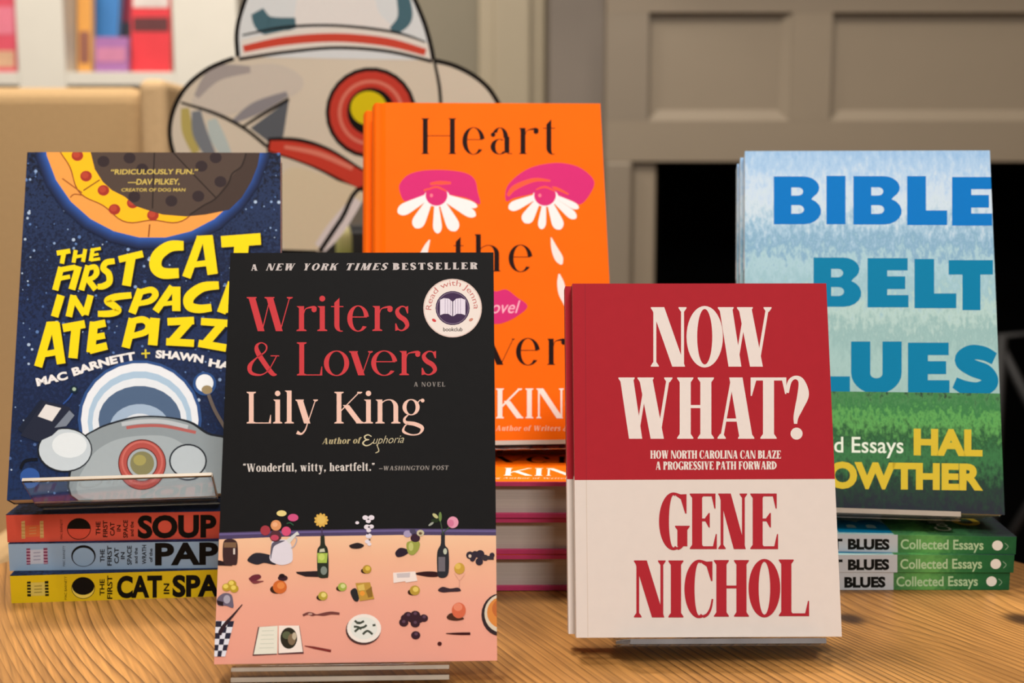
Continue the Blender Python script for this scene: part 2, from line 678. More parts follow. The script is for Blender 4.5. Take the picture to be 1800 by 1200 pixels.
        P.extend(brush([(w * 0.3, xh * 0.36, t), (w * 0.14, xh * 0.2, S * 0.5), (w * 0.2, 0.03, S * 0.7), (w * 0.6, -0.02, S * 0.85), (w * 0.92, -0.14, S * 0.8), (w * 0.8, -0.32, t * 1.6), (w * 0.45, -0.36, t * 1.4), (w * 0.1, -0.26, S * 0.55), (w * 0.14, -0.1, t * 1.4), (w * 0.3, 0.0, t)]))
        P.append(disc(w * 0.94, xh * 0.96, S * 0.4))
        P.extend(brush([(w * 0.72, xh * 0.86, t), (w * 0.82, xh * 0.97, t), (w * 0.94, xh * 0.98, t)]))
    elif ch in 'hnm':
        x = h
        stem(x, 0, 1.04 if ch == 'h' else xh, S, True, False)
        P.append([(x - S / 2 - e, (1.04 if ch == 'h' else xh)), (x + S / 2, (1.04 if ch == 'h' else xh)), (x + S / 2, (1.0 if ch == 'h' else xh - 0.04)), (x - S / 2, (0.98 if ch == 'h' else xh - 0.06))])
        x1 = w - h
        P.extend(ring((x + x1 + S / 2) / 2, xh - 0.24, (x1 + S / 2 - x) / 2, 0.25, S, t, 0, 90, 12))
        P.extend(ring((x + x1 + S / 2) / 2, xh - 0.24, (x1 + S / 2 - x) / 2, 0.25, t, t, 90, 165, 8))
        stem(x1, 0, xh - 0.23, S, True, False)
    elif ch in 'il':
        top = xh if ch == 'i' else 1.04
        stem(w / 2, 0, top, S, True, False)
        P.append([(w / 2 - S / 2 - e, top), (w / 2 + S / 2, top), (w / 2 + S / 2, top - 0.04), (w / 2 - S / 2, top - 0.06)])
        if ch == 'i':
            P.append(disc(w / 2, 0.95, S * 0.58, S * 0.58, 16))
    elif ch == 'k':
        stem(h, 0, 1.04, S, True, False)
        diag(h + S * 0.3, xh * 0.4, w - 0.1, xh, t * 1.4)
        diag(w - S * 0.6, 0, h + S, xh * 0.55, S)
    elif ch == 'r':
        x = h
        stem(x, 0, xh, S, True, False)
        P.append([(x - S / 2 - e, xh), (x + S / 2, xh), (x + S / 2, xh - 0.04), (x - S / 2, xh - 0.06)])
        P.extend(brush([(x + S * 0.4, xh * 0.7, t), (x + S * 0.9, xh * 0.9, t), (w - S * 0.6, xh * 0.96, S * 0.5), (w - S * 0.2, xh * 0.88, S * 0.7)]))
        P.append(disc(w - S * 0.5, xh * 0.86, S * 0.52, S * 0.52, 14))
    elif ch == 's':
        P.extend(brush([(w * 0.84, xh * 0.78, t), (w * 0.68, xh * 0.95, t * 1.2), (w * 0.42, xh * 0.97, t * 1.5), (w * 0.2, xh * 0.8, S * 0.75), (w * 0.32, xh * 0.6, S * 0.95), (w * 0.68, xh * 0.42, S * 0.95), (w * 0.8, xh * 0.2, S * 0.75), (w * 0.55, xh * 0.03, t * 1.5), (w * 0.3, xh * 0.05, t * 1.2), (w * 0.12, xh * 0.24, t)]))
        P.append([(w * 0.86, xh), (w * 0.86, xh * 0.7), (w * 0.8, xh * 0.7), (w * 0.66, xh * 0.95)])
        P.append([(w * 0.08, 0), (w * 0.08, xh * 0.3), (w * 0.14, xh * 0.3), (w * 0.3, xh * 0.04)])
    elif ch == 't':
        x = w * 0.4
        P.append([(x - S / 2, 0.15), (x + S / 2, 0.15), (x + S / 2, xh + 0.24), (x - S / 2, xh + 0.1)])
        rect(0, xh - t, w * 0.85, xh)
        P.extend(ring(x + w * 0.28, 0.18, w * 0.28 + S / 2, 0.2, S, t, 180, 290, 14))
    elif ch == 'u':
        stem(h, 0.2, xh, S, False, True)
        stem(w - h, 0, xh, S, True, True)
        P.extend(ring((h + w - h) / 2 - S / 4, 0.24, (w - 2 * h) / 2 + S / 4, 0.25, S, t, 180, 300, 12))
    elif ch in 'vy':
        diag(w * 0.5, 0, h * 0.9, xh, S)
        diag(w * 0.52, 0, w - e - t, xh, t)
        serif(h * 0.9, xh, S, False, e * 0.8)
        serif(w - e - t, xh, t, False, e * 0.8)
        if ch == 'y':
            P.extend(brush([(w * 0.52, 0.02, t), (w * 0.42, -0.2, t * 1.4), (w * 0.25, -0.33, t * 2), (w * 0.06, -0.28, S * 0.8)]))
    elif ch == 'w':
        diag(w * 0.32, 0, h * 0.9, xh, S)
        diag(w * 0.34, 0, w * 0.5, xh, t)
        diag(w * 0.70, 0, w * 0.5, xh, S)
        diag(w * 0.72, 0, w - e - t, xh, t)
        serif(h * 0.9, xh, S, False, e * 0.8)
        serif(w - e - t, xh, t, False, e * 0.8)
    elif ch in ',.':
        P.append(disc(w / 2, 0.09, S * 0.6))
        if ch == ',':
            P.append([(w / 2 + S * 0.5, 0.08), (w / 2 + S * 0.1, 0.1), (w / 2 - S * 0.3, -0.16), (w / 2 - S * 0.15, -0.18)])
    elif ch in '\u201c\u201d':
        for x in (w * 0.3, w * 0.72):
            P.append(disc(x, 0.88, S * 0.5))
            s = 1 if ch == '\u201c' else -1
            P.append([(x - s * S * 0.5, 0.88), (x, 0.88 - s * 0.06), (x + s * S * 0.35, 0.88 + s * 0.2), (x + s * S * 0.2, 0.88 + s * 0.2)])
    elif ch in '\u2014-':
        rect(0, 0.32, w, 0.32 + t * 1.6)
    return P


WID = dict(A=.82, B=.72, C=.75, D=.82, E=.7, F=.66, G=.82, H=.88, I=.42, K=.82, L=.66, M=1.0, N=.86, O=.85, P=.68, R=.78, S=.6, T=.74, U=.84, V=.8, W=1.15, X=.8, Y=.78, Z=.7,
           a=.56, c=.52, d=.62, e=.56, f=.4, g=.56, h=.66, i=.34, k=.64, l=.34, m=.95, n=.66, o=.6, p=.62, b=.62, q=.62, r=.48, s=.46, t=.42, u=.66, v=.6, w=.88, y=.6)
WID.update({',': .26, '.': .26, ' ': .3, '\u201c': .4, '\u201d': .4, '\u2014': .7, '&': .85, '?': .55, '-': .3})

# ------------------------------------------------------------------ sans letters from the built-in font
_text_cache = {}


def sans(s, bold=0.0):
    k = (s, bold)
    if k in _text_cache:
        return _text_cache[k]
    cu = bpy.data.curves.new('lettering', 'FONT')
    cu.body = s
    cu.size = 1
    cu.offset = bold
    cu.resolution_u = 4
    o = bpy.data.objects.new('lettering', cu)
    col.objects.link(o)
    dg = bpy.context.evaluated_depsgraph_get()
    ev = o.evaluated_get(dg)
    me = ev.to_mesh()
    polys = [[(me.vertices[i].co.x, me.vertices[i].co.y) for i in p.vertices] for p in me.polygons]
    ev.to_mesh_clear()
    bpy.data.objects.remove(o)
    bpy.data.curves.remove(cu)
    _text_cache[k] = polys
    return polys


def bbox(polys):
    xs = [p[0] for q in polys for p in q]
    ys = [p[1] for q in polys for p in q]
    return min(xs), max(xs), min(ys), max(ys)


SANS_CAP = bbox(sans('H'))[3]


def block(ch):
    """heavy poster capitals in a unit square: list of (outer, holes)"""
    def arc(cx, cy, rx, ry, a0, a1, n=8):
        return [(cx + rx * cos(rad(a0 + (a1 - a0) * i / n)), cy + ry * sin(rad(a0 + (a1 - a0) * i / n))) for i in range(n + 1)]
    if ch == 'B':
        out = [(0, 0)] + [(0.62, 0)] + arc(0.64, 0.275, 0.36, 0.275, -90, 65) + arc(0.62, 0.76, 0.34, 0.24, -50, 90) + [(0, 1)]
        h1 = [(0.37, 0.6)] + arc(0.52, 0.685, 0.1, 0.085, -90, 90, 6) + [(0.37, 0.77)]
        h2 = [(0.37, 0.22)] + arc(0.53, 0.31, 0.11, 0.09, -90, 90, 6) + [(0.37, 0.4)]
        return [(out, [h1, h2])]
    if ch == 'I':
        return [([(0, 0), (1, 0), (1, 1), (0, 1)], [])]
    if ch == 'L':
        return [([(0, 0), (1, 0), (1, 0.3), (0.47, 0.3), (0.47, 1), (0, 1)], [])]
    if ch == 'E':
        return [([(0, 0), (1, 0), (1, 0.25), (0.48, 0.25), (0.48, 0.37), (0.92, 0.37), (0.92, 0.63), (0.48, 0.63), (0.48, 0.75), (0.98, 0.75), (0.98, 1), (0, 1)], [])]
    if ch == 'T':
        return [([(0.33, 0), (0.76, 0), (0.76, 0.71), (1.06, 0.71), (1.06, 1), (0, 1), (0, 0.71), (0.33, 0.71)], [])]
    if ch == 'U':
        return [([(0, 1), (0, 0.4)] + arc(0.5, 0.38, 0.5, 0.42, 180, 360, 14) + [(1, 1), (0.62, 1), (0.62, 0.38)] + arc(0.5, 0.36, 0.12, 0.09, 360, 180, 8) + [(0.38, 1)], [])]
    if ch == 'S':
        q = []
        for k in brush([(0.9, 0.70, 0.24), (0.68, 0.80, 0.27), (0.4, 0.82, 0.29), (0.22, 0.68, 0.34), (0.42, 0.53, 0.33), (0.72, 0.42, 0.33), (0.82, 0.24, 0.32), (0.58, 0.11, 0.29), (0.3, 0.13, 0.28), (0.05, 0.24, 0.22)]):
            q.append((k, []))
        return q
    return []


# ------------------------------------------------------------------ printed artwork on a flat face
class Art:
    """draws printing on one flat face of an object; (u, v) photograph coordinates are
    taken to the face by the sight line, and everything is cut off at the face's border"""

    def __init__(self, mb, M, face, W, H, T):
        self.mb, self.Mi = mb, M.inverted()
        self.c = self.Mi @ CAM
        if face == 'front':
            self.O, self.U, self.V, self.N, self.lim = Vector((0, 0, 0)), Vector((1, 0, 0)), Vector((0, 0, 1)), Vector((0, -1, 0)), (0, W, 0, H)
        else:
            self.O, self.U, self.V, self.N, self.lim = Vector((0, T, H)), Vector((0, 0, -1)), Vector((0, -1, 0)), Vector((-1, 0, 0)), (0, H, 0, T)
        self.eps = 0.00002
        self.f = None

    def crop(self, x, y, s):
        """work in the coordinates of an enlarged crop starting at x, y"""
        self.f = (x, y, s)
        return self

    def uv(self, p):
        if self.f:
            p = (self.f[0] + p[0] / self.f[2], self.f[1] + p[1] / self.f[2])
        d = self.Mi.to_3x3() @ ray(p[0], p[1])
        t = (self.O - self.c).dot(self.N) / d.dot(self.N)
        q = self.c + d * t - self.O
        return (q.dot(self.U), q.dot(self.V))

    def clip(self, poly):
        a0, a1, b0, b1 = self.lim
        for ax, val, sgn in ((0, a0, 1), (0, a1, -1), (1, b0, 1), (1, b1, -1)):
            out = []
            for i, p in enumerate(poly):
                q = poly[(i + 1) % len(poly)]
                ip, iq = sgn * (p[ax] - val) >= 0, sgn * (q[ax] - val) >= 0
                if ip:
                    out.append(p)
                if ip != iq:
                    t = (val - p[ax]) / (q[ax] - p[ax])
                    out.append((p[0] + (q[0] - p[0]) * t, p[1] + (q[1] - p[1]) * t))
            poly = out
            if len(poly) < 3:
                return []
        return poly

    def emit(self, loops, mat, lift=True):
        """loops in face coordinates, first the outline then holes"""
        if lift:
            self.eps += 0.0000004
        if len(loops) == 1:
            p = self.clip(loops[0])
            if not p:
                return
            loops = [p]
        flat = [q for l in loops for q in l]
        P = [self.O + self.U * a + self.V * b + self.N * self.eps for a, b in flat]
        for tri in tessellate_polygon([[Vector((a, b, 0)) for a, b in l] for l in loops]):
            a, b, c = (flat[i] for i in tri)
            ar = (b[0] - a[0]) * (c[1] - a[1]) - (b[1] - a[1]) * (c[0] - a[0])
            if abs(ar) < 1e-13:
                continue
            t = tri if (self.U.cross(self.V).dot(self.N) * ar > 0) else tuple(reversed(tri))
            self.mb.face([P[i] for i in t], mat)

    def poly(self, pts, c, holes=()):
        m = ink(c) if isinstance(c, str) else c
        self.emit([[self.uv(p) for p in pts]] + [[self.uv(p) for p in h] for h in holes], m)

    def polys(self, qs, c, flat=False):
        m = ink(c) if isinstance(c, str) else c
        prev = None
        for q in qs:
            joined = prev is not None and (flat or (len(q) == 4 and len(prev) == 4 and math.hypot(q[0][0] - prev[1][0], q[0][1] - prev[1][1]) < 1e-6))
            self.emit([[self.uv(p) for p in q]], m, lift=not joined)
            prev = q

    def smooth(self, pts, c, n=6):
        P = list(pts) + [pts[0], pts[1], pts[2]]
        q = spline(P, n)
        k = n
        self.poly(q[k:k + n * len(pts)], c)

    def stroke(self, pts, w, c, smooth=True):
        self.polys(brush([(p[0], p[1], p[2] if len(p) > 2 else w) for p in pts], smooth and len(pts) > 2), c)

    def disc(self, x, y, rx, ry=None, c='#000000', rot=0):
        self.poly(disc(x, y, rx, ry, 26, rot=rot), c)

    def arc(self, x, y, r0, r1, c, a0=0, a1=360, ry=1.0):
        self.polys([[(px, y + (py - y) * ry) for px, py in q] for q in ring(x, y, r1, r1, r1 - r0, r1 - r0, a0, a1, 40)], c)

    def serif_word(self, boxes, base, cap, c, S=.148, t=.03, **kw):
        """boxes: (letter, x0, x1); base: y at both ends; cap: height in pixels"""
        x_a, x_b = boxes[0][1], boxes[-1][2]
        if 'ds' not in kw:
            kw['ds'] = 1.35
        for ch, x0, x1 in boxes:
            yb = base[0] + (base[1] - base[0]) * ((x0 + x1) / 2 - x_a) / max(1, x_b - x_a)
            g = glyph(ch, (x1 - x0) / cap, S, t, **kw)
            self.polys([[(x0 + p[0] * cap, yb - p[1] * cap) for p in q] for q in g], c)

    def serif_line(self, s, x0, x1, base, cap, c, S=.2, t=.07, gap=.06, small=None, slant=0.0, **kw):
        """a line of small serif type fitted between x0 and x1"""
        adv = []
        for ch in s:
            adv.append(WID.get(ch, .5))
        tot = sum(adv) + gap * (len(s) - 1)
        k = (x1 - x0) / tot
        x = 0
        for ch, a in zip(s, adv):
            if ch != ' ':
                f = (x + a / 2) / tot
                yb = base[0] + (base[1] - base[0]) * f
                g = glyph(ch, a, S, t, **kw)
                self.polys([[(x0 + (x + p[0] + slant * p[1]) * k, yb - p[1] * cap) for p in q] for q in g], c)
            x += a + gap

    def text(self, s, x0, x1, base, cap, c, bold=0.0, slant=0.0):
        q = sans(s, bold)
        a, b, _, _ = bbox(q)
        out = []
        for p in q:
            r = []
            for (x, y) in p:
                f = (x - a) / (b - a)
                r.append((x0 + (x1 - x0) * f + slant * y / SANS_CAP * cap, base[0] + (base[1] - base[0]) * f - y / SANS_CAP * cap))
            out.append(r)
        self.polys(out, c, True)

    def text_on(self, s, path, cap, c, bold=0.0):
        """letters along a curved path of points"""
        pth = spline(path, 12)
        L = [0]
        for i in range(1, len(pth)):
            L.append(L[-1] + math.hypot(pth[i][0] - pth[i - 1][0], pth[i][1] - pth[i - 1][1]))
        q = sans(s, bold)
        a, b, _, _ = bbox(q)

        def pos(x, y):
            d = (x - a) / (b - a) * L[-1]
            i = 1
            while i < len(L) - 1 and L[i] < d:
                i += 1
            t = (d - L[i - 1]) / max(1e-9, L[i] - L[i - 1])
            p, r = pth[i - 1], pth[i]
            dx, dy = r[0] - p[0], r[1] - p[1]
            n = math.hypot(dx, dy)
            k = y / SANS_CAP * cap
            return (p[0] + dx * t + dy / n * k, p[1] + dy * t - dx / n * k)
        self.polys([[pos(*p) for p in r] for r in q], c, True)

    def text_up(self, s, xb, y0, y1, cap, c, bold=0.0, down=False):
        """a word turned a quarter; xb is its base line"""
        q = sans(s, bold)
        a, b, _, _ = bbox(q)
        out = []
        for p in q:
            r = []
            for (x, y) in p:
                f = (x - a) / (b - a)
                k = y / SANS_CAP * cap
                r.append((xb - k, y1 + (y0 - y1) * f) if not down else (xb + k, y0 + (y1 - y0) * f))
            out.append(r)
        self.polys(out, c, True)

    def blocks(self, boxes, c):
        """(letter, x0, x1, ytop, ybottom)"""
        m = ink(c) if isinstance(c, str) else c
        for ch, x0, x1, yt, yb in boxes:
            for out, holes in block(ch):
                F = lambda l: [self.uv((x0 + p[0] * (x1 - x0), yb + p[1] * (yt - yb))) for p in l]
                if holes:
                    # cut at the face's right border by hand: letters with holes stay inside it
                    self.emit([F(out)] + [F(h) for h in holes], m)
                else:
                    self.emit([F(out)], m)


# ------------------------------------------------------------------ books
def stand_matrix(X, Y, z, yaw, lean):
    return Matrix.Translation((X, Y, TZ + z)) @ Matrix.Rotation(rad(yaw), 4, 'Z') @ Matrix.Rotation(rad(-lean), 4, 'X')


def behind(M, d, up=0.0, side=0.0):
    return M @ Matrix.Translation((side, d, up))


def flat_spine(X, Y, z, yaw, H, T):
    """lying face up, spine to the viewer; X, Y the near left corner"""
    y = rad(yaw)
    R = Matrix(((-sin(y), 0, -cos(y)), (cos(y), 0, -sin(y)), (0, -1, 0))).to_4x4()
    return Matrix.Translation((X + cos(y) * H, Y + sin(y) * H, TZ + z + T)) @ R


def flat_tail(X, Y, z, yaw, T):
    """lying face up, lower edge to the viewer, spine at the left"""
    y = rad(yaw)
    R = Matrix(((cos(y), 0, -sin(y)), (sin(y), 0, cos(y)), (0, -1, 0))).to_4x4()
    return Matrix.Translation((X, Y, TZ + z + T)) @ R


PAGES = page_mat('paper_edges', '#cfc4b2', '#efe6d6', 1, 1500)
PAGES_GREY = page_mat('hardcover_paper_edges', '#978a80', '#c3b8ae', 1, 1500)


def paperback_cover(W, H, T, front, spine, back):
    mb = MB()
    mb.box(0, W, 0, 0.0004, 0, H, front)
    mb.box(0, W, T - 0.0004, T, 0, H, back)
    mb.box(0, 0.0006, 0.0004, T - 0.0004, 0, H, spine)
    return mb


def paperback_pages(W, H, T):
    mb = MB()
    mb.box(0.0007, W - 0.0004, 0.0005, T - 0.0005, 0.0004, H - 0.0004, PAGES)
    return mb


def acrylic_stand(M, T, x0, x1, label, hp=0.11, ledge=None, lip=None, rim=None, foot_z=0.0, pz=-0.0032, rim_mat=None):
    """clear stand in the frame of the book it carries: back panel, ledge, lip and rear strut"""
    t = empty('book_stand', M, label, 'book stand')
    mb = MB()
    mb.box(x0, x1, T + 0.0006, T + 0.0032, pz, hp, ACRYLIC)
    mb.build('back_panel', t, M, bevel=0.0004)
    mb = MB()
    if ledge:
        mb.prism(ledge, x0, x1, ACRYLIC, 'x')
    else:
        mb.box(x0, x1, -0.0012, T + 0.0006, -0.0036, -0.0008, ACRYLIC)
    mb.build('ledge', t, M, bevel=0.0003)
    if lip:
        mb = MB()
        mb.hexa(lip, ACRYLIC)
        lp = mb.build('lip', t, M, bevel=0.0004)
        if rim:
            for r in rim:
                mb = MB()
                mb.hexa(r, rim_mat or EDGE)
                mb.build('edge_gleam', lp, M)  # added strip, the light caught by the edge put into its colour
    # rear strut down to what the stand rests on
    Mi = M.inverted()
    xm = (x0 + x1) / 2
    top = M @ Vector((xm, T + 0.0034, hp * 0.8))
    back = M.to_3x3() @ Vector((0, 1, 0))
    back.z = 0
    back.normalize()
    side = M.to_3x3() @ Vector((1, 0, 0))
    low = Vector((top.x, top.y, foot_z)) + back * 0.022
    mb = MB()
    hw = 0.02
    pts = []
    for q in (low, top):
        for s, b in ((-1, 0), (1, 0), (1, 1), (-1, 1)):
            pts.append(Mi @ (q + side * (hw * s) + back * (0.0025 * b)))
    mb.hexa(pts, ACRYLIC)
    mb.build('rear_strut', t, M, bevel=0.0003)
    return t

# ================================================================== the round table
TABLE_CY = 0.532
TABLE_R = 0.41
WOOD = wood_mat()
LEGWOOD = paint('#8a5a2b', rough=0.5, var=0.25, scale=30, stretch=(8, 8, 1))
tb = empty('round_table', Matrix.Translation((0, TABLE_CY, 0)), 'round pine table with knots and wavy grain carrying all the displayed books', 'table')
mb = MB()
R = TABLE_R
mb.lathe([(R - 0.006, TZ - 0.032), (R - 0.001, TZ - 0.028), (R, TZ - 0.016), (R - 0.001, TZ - 0.005), (R - 0.005, TZ)], WOOD, 96)
mb.build('tabletop', tb)
mb = MB()
mb.lathe([(0.2, TZ - 0.0325), (0.2, TZ - 0.05), (0.06, TZ - 0.075), (0.045, TZ - 0.14), (0.06, TZ - 0.3), (0.07, TZ - 0.42), (0.045, TZ - 0.5), (0.05, TZ - 0.56), (0.06, 0.1)], LEGWOOD, 40)
mb.build('pedestal', tb)
for k in range(4):
    a = PI / 4 + k * PI / 2
    mb = MB()
    mb.prism([(0.03, 0.17), (0.03, 0.085), (0.2, 0.03), (0.32, 0.0), (0.34, 0.0), (0.34, 0.03), (0.22, 0.09)], -0.022, 0.022, LEGWOOD, 'y')
    f = mb.build('foot', tb, bevel=0.004)
    f.rotation_euler = (0, 0, a)

# ================================================================== 1. black paperback, front left
W, H, T = 0.1377, 0.2084, 0.012
M1 = stand_matrix(-0.1449, 0.5752, 0.011, 1.98, 20.25)
BLACK = paint('#19191a', rough=0.6, var=0.1, scale=200, spec=0.08)
bk = empty('paperback_book', M1, 'black paperback with red and pink lettering and a painted still life, front left', 'book')
mb = paperback_cover(W, H, T, BLACK, BLACK, BLACK)
A = Art(mb, M1, 'front', W, H, T)
PEACH = ramp_mat('print_peach', 2, [(-0.002, '#e8a08e'), (0.028, '#eba892'), (0.05, '#eeb795'), (0.07, '#f2cda5')], 0.008, (30, 30, 30), rough=0.48)
A.poly([(374, 1172), (380, 944), (500, 941), (700, 938), (873, 939), (876, 1172)], PEACH)
A.poly([(379, 948), (379, 936), (500, 932), (700, 928.5), (874, 929.5), (874, 941), (700, 940), (500, 943)], '#4f4468')
A.poly([(379, 941), (500, 937), (700, 934), (874, 935), (874, 931.5), (700, 930.5), (500, 934), (379, 937.5)], '#6a5f92')
# words
A.crop(0, 0, 1)
GREYP = '#c9c0be'
A.serif_line('A', 441, 453, (475.5, 475.5), 11, GREYP, S=.26, t=.1)
A.serif_line('NEW', 467, 516, (475.2, 475), 12, GREYP, S=.26, t=.1, slant=.28, gap=.2)
A.serif_line('YORK', 531, 591, (475, 474.8), 12, GREYP, S=.26, t=.1, slant=.28, gap=.2)
A.serif_line('TIMES', 606, 679, (474.8, 474.3), 12, GREYP, S=.26, t=.1, slant=.28, gap=.2)
A.serif_line('BESTSELLER', 690, 839, (474.3, 473), 12, GREYP, S=.3, t=.1, gap=.22)
RED1 = '#cb3f45'
A.crop(360, 420, 3.3333)
A.serif_word([('W', 246, 518), ('r', 538, 655), ('i', 655, 722), ('t', 740, 825), ('e', 835, 962), ('r', 982, 1100), ('s', 1108, 1205)], (540, 538), 200, RED1)
A.serif_word([('&', 246, 425), ('L', 540, 688), ('o', 698, 846), ('v', 846, 990), ('e', 975, 1128), ('r', 1140, 1262), ('s', 1262, 1370)], (800, 797), 194, RED1)
A.serif_line('A', 1225, 1250, (864, 864), 26, '#8d8783', S=.2, t=.09)
A.serif_line('NOVEL', 1270, 1408, (864, 864), 26, '#8d8783', S=.2, t=.09, gap=.25)
A.serif_word([('L', 246, 388), ('i', 396, 458), ('l', 464, 526), ('y', 532, 668), ('K', 760, 926), ('i', 928, 990), ('n', 1000, 1146), ('g', 1152, 1284)], (1080, 1080), 185, '#eec6b6', xh=.755)
A.crop(0, 0, 1)
A.serif_line('Author of', 566, 633, (780.5, 779), 10.5, '#b9ad86', S=.2, t=.07, slant=.2)
A.text('uphoria', 655, 709, (780, 778), 14, '#d6cca8', bold=-0.012, slant=.35)
A.stroke([(653, 767, 1.6), (647, 764, 1.8), (641, 767, 2.4), (643, 771.5, 2), (649, 772.5, 1.4)], 2, '#d6cca8')
A.stroke([(649, 772.5, 1.4), (642, 774, 2), (638, 779, 2.6), (643, 783, 2), (650, 781.5, 1.6), (656, 777, 1.2)], 2, '#d6cca8')
A.stroke([(662, 781, 1), (666, 792, 1.6), (660, 796, 1.2)], 1, '#d6cca8')
A.serif_line('\u201cWonderful, witty, heartfelt.\u201d', 427, 659, (829, 827), 14, '#d8d2cd', S=.19, t=.07, gap=.07)
A.serif_line('\u2014WASHINGTON POST', 666, 788, (826.5, 825.5), 7.5, '#8f8a86', S=.22, t=.1, gap=.12, slant=.1)
# sticker
A.disc(795.6, 541.5, 51.5, 51.5, '#ebe0d9')
A.arc(795.6, 541.5, 49.5, 51.5, '#d9c2ba')
A.disc(795.6, 541.5, 30, 30, '#43304f')
A.arc(795.6, 541.5, 27, 28, '#8a7a90')
A.poly([(773.5, 527), (780, 524), (789, 525), (795, 530), (795, 556), (788, 551.5), (780, 551.5), (773.5, 554)], '#e4dcea')
A.poly([(818, 527), (811, 524), (802, 525), (796.5, 530), (796.5, 556), (803, 551.5), (811, 551.5), (818, 554)], '#e4dcea')
for dx in (4, 8.5, 13):
    A.stroke([(795.5 - dx, 528 - dx * .25), (795.5 - dx, 551.5)], 0.9, '#a99bb5')
    A.stroke([(796.5 + dx, 528 - dx * .25), (796.5 + dx, 551.5)], 0.9, '#a99bb5')
A.text_on('Read with Jenna', [(758, 545), (761, 528), (772, 511), (790, 503), (808, 504), (824, 516), (832, 534), (832.5, 543)], 10, '#c4706c', bold=-0.004)
A.text('bookclub', 779, 813, (582, 582), 6.5, '#56504e', bold=.02)
A.disc(763, 563, 4, 2.5, '#d2484a', rot=30)
A.disc(828, 562, 4, 2.5, '#c98a7a', rot=-30)
# still life: jug of flowers
A.crop(360, 860, 6.6667)
A.smooth([(500, 820), (590, 745), (740, 760), (810, 800), (830, 880), (700, 860), (620, 880), (540, 860)], '#2c2a33')
A.smooth([(800, 600), (960, 590), (1010, 640), (1030, 760), (1015, 850), (900, 885), (790, 850), (760, 800), (775, 720)], '#dedae6')
A.smooth([(770, 740), (800, 620), (940, 600), (820, 660), (790, 740), (775, 820)], '#5e5a6c')
A.poly([(955, 590), (1085, 490), (1110, 530), (1070, 540), (990, 640)], '#d6d9d6')
A.stroke([(1060, 560), (1078, 590), (1050, 660), (1010, 690)], 14, '#b3adb4')
for (x, y, r, c, d) in ((830, 545, 70, '#56323a', 1), (710, 480, 58, '#a33c47', 1), (835, 420, 62, '#df9a68', 1), (955, 490, 55, '#d6527a', 1), (820, 565, 48, '#bd4760', .7), (900, 280, 58, '#e6d48b', .6), (1035, 330, 62, '#cf5585', .7)):
    A.disc(x, y, r, r * d, c)
    A.disc(x - r * .2, y - r * d * .15, r * .5, r * d * .45, c if c != '#df9a68' else '#eeb287')
A.stroke([(960, 400), (1000, 390), (1040, 420)], 14, '#2f5a41')
# bottle with a yellow flower
A.poly([(1070, 965), (1320, 955), (1330, 1025), (1180, 1020), (1080, 985)], '#2b2024')
A.smooth([(1360, 540), (1400, 540), (1410, 640), (1445, 720), (1450, 1000), (1420, 1035), (1340, 1030), (1320, 960), (1318, 720), (1352, 650)], '#2a3026')
A.poly([(1318, 745), (1440, 745), (1430, 860), (1325, 860)], '#a5bf52')
A.disc(1370, 790, 36, 40, '#c3d66a')
A.disc(1395, 950, 38, 50, '#7d8a82')
A.poly([(1350, 700), (1400, 690), (1410, 730), (1340, 735)], '#c9c9b0')
A.stroke([(1375, 545), (1372, 450)], 14, '#4a3a58')
for k in range(11):
    a = rad(k * 33)
    A.disc(1365 + 52 * cos(a), 360 + 52 * sin(a), 32, 18, '#dcb256', rot=k * 33)
A.disc(1365, 355, 48, 48, '#e2bd63')
# jar at the left edge
A.poly([(145, 825), (330, 870), (320, 895), (145, 890)], '#2b1d20')
A.smooth([(215, 640), (250, 585), (340, 585), (385, 650), (380, 860), (330, 885), (240, 880), (212, 800)], '#3f2a2b')
A.poly([(225, 620), (370, 620), (370, 680), (225, 680)], '#7d6149')
A.stroke([(345, 690), (345, 760)], 22, '#d7cdc4')
# small white flower spike
A.crop(610, 860, 6.6667)
for (x, y, r) in ((215, 330, 34), (285, 330, 36), (250, 370, 30), (235, 440, 36), (285, 435, 30), (255, 480, 28), (255, 545, 36), (240, 610, 30), (262, 640, 24), (120, 390, 22)):
    A.disc(x, y, r, r * .8, '#e4dde8')
for (x, y, r) in ((250, 350, 12), (258, 440, 14), (245, 520, 12), (265, 590, 12)):
    A.disc(x, y, r, r * .7, '#37303c')
A.smooth([(25, 660), (60, 640), (130, 625), (200, 655), (150, 690), (60, 690)], '#2d2426')
# small green glass with violets
A.smooth([(565, 740), (620, 685), (700, 700), (720, 740), (660, 780), (590, 790)], '#2d2130')
A.smooth([(705, 620), (840, 610), (845, 690), (780, 765), (715, 740)], '#9aa04c')
A.disc(750, 670, 28, 50, '#c0c376')
for (x, y, r, c) in ((710, 520, 48, '#a79cc0'), (800, 570, 56, '#3c2534'), (860, 510, 44, '#c6bfa0'), (770, 490, 36, '#4d4660'), (860, 515, 20, '#6b553f')):
    A.disc(x, y, r, r * .85, c)
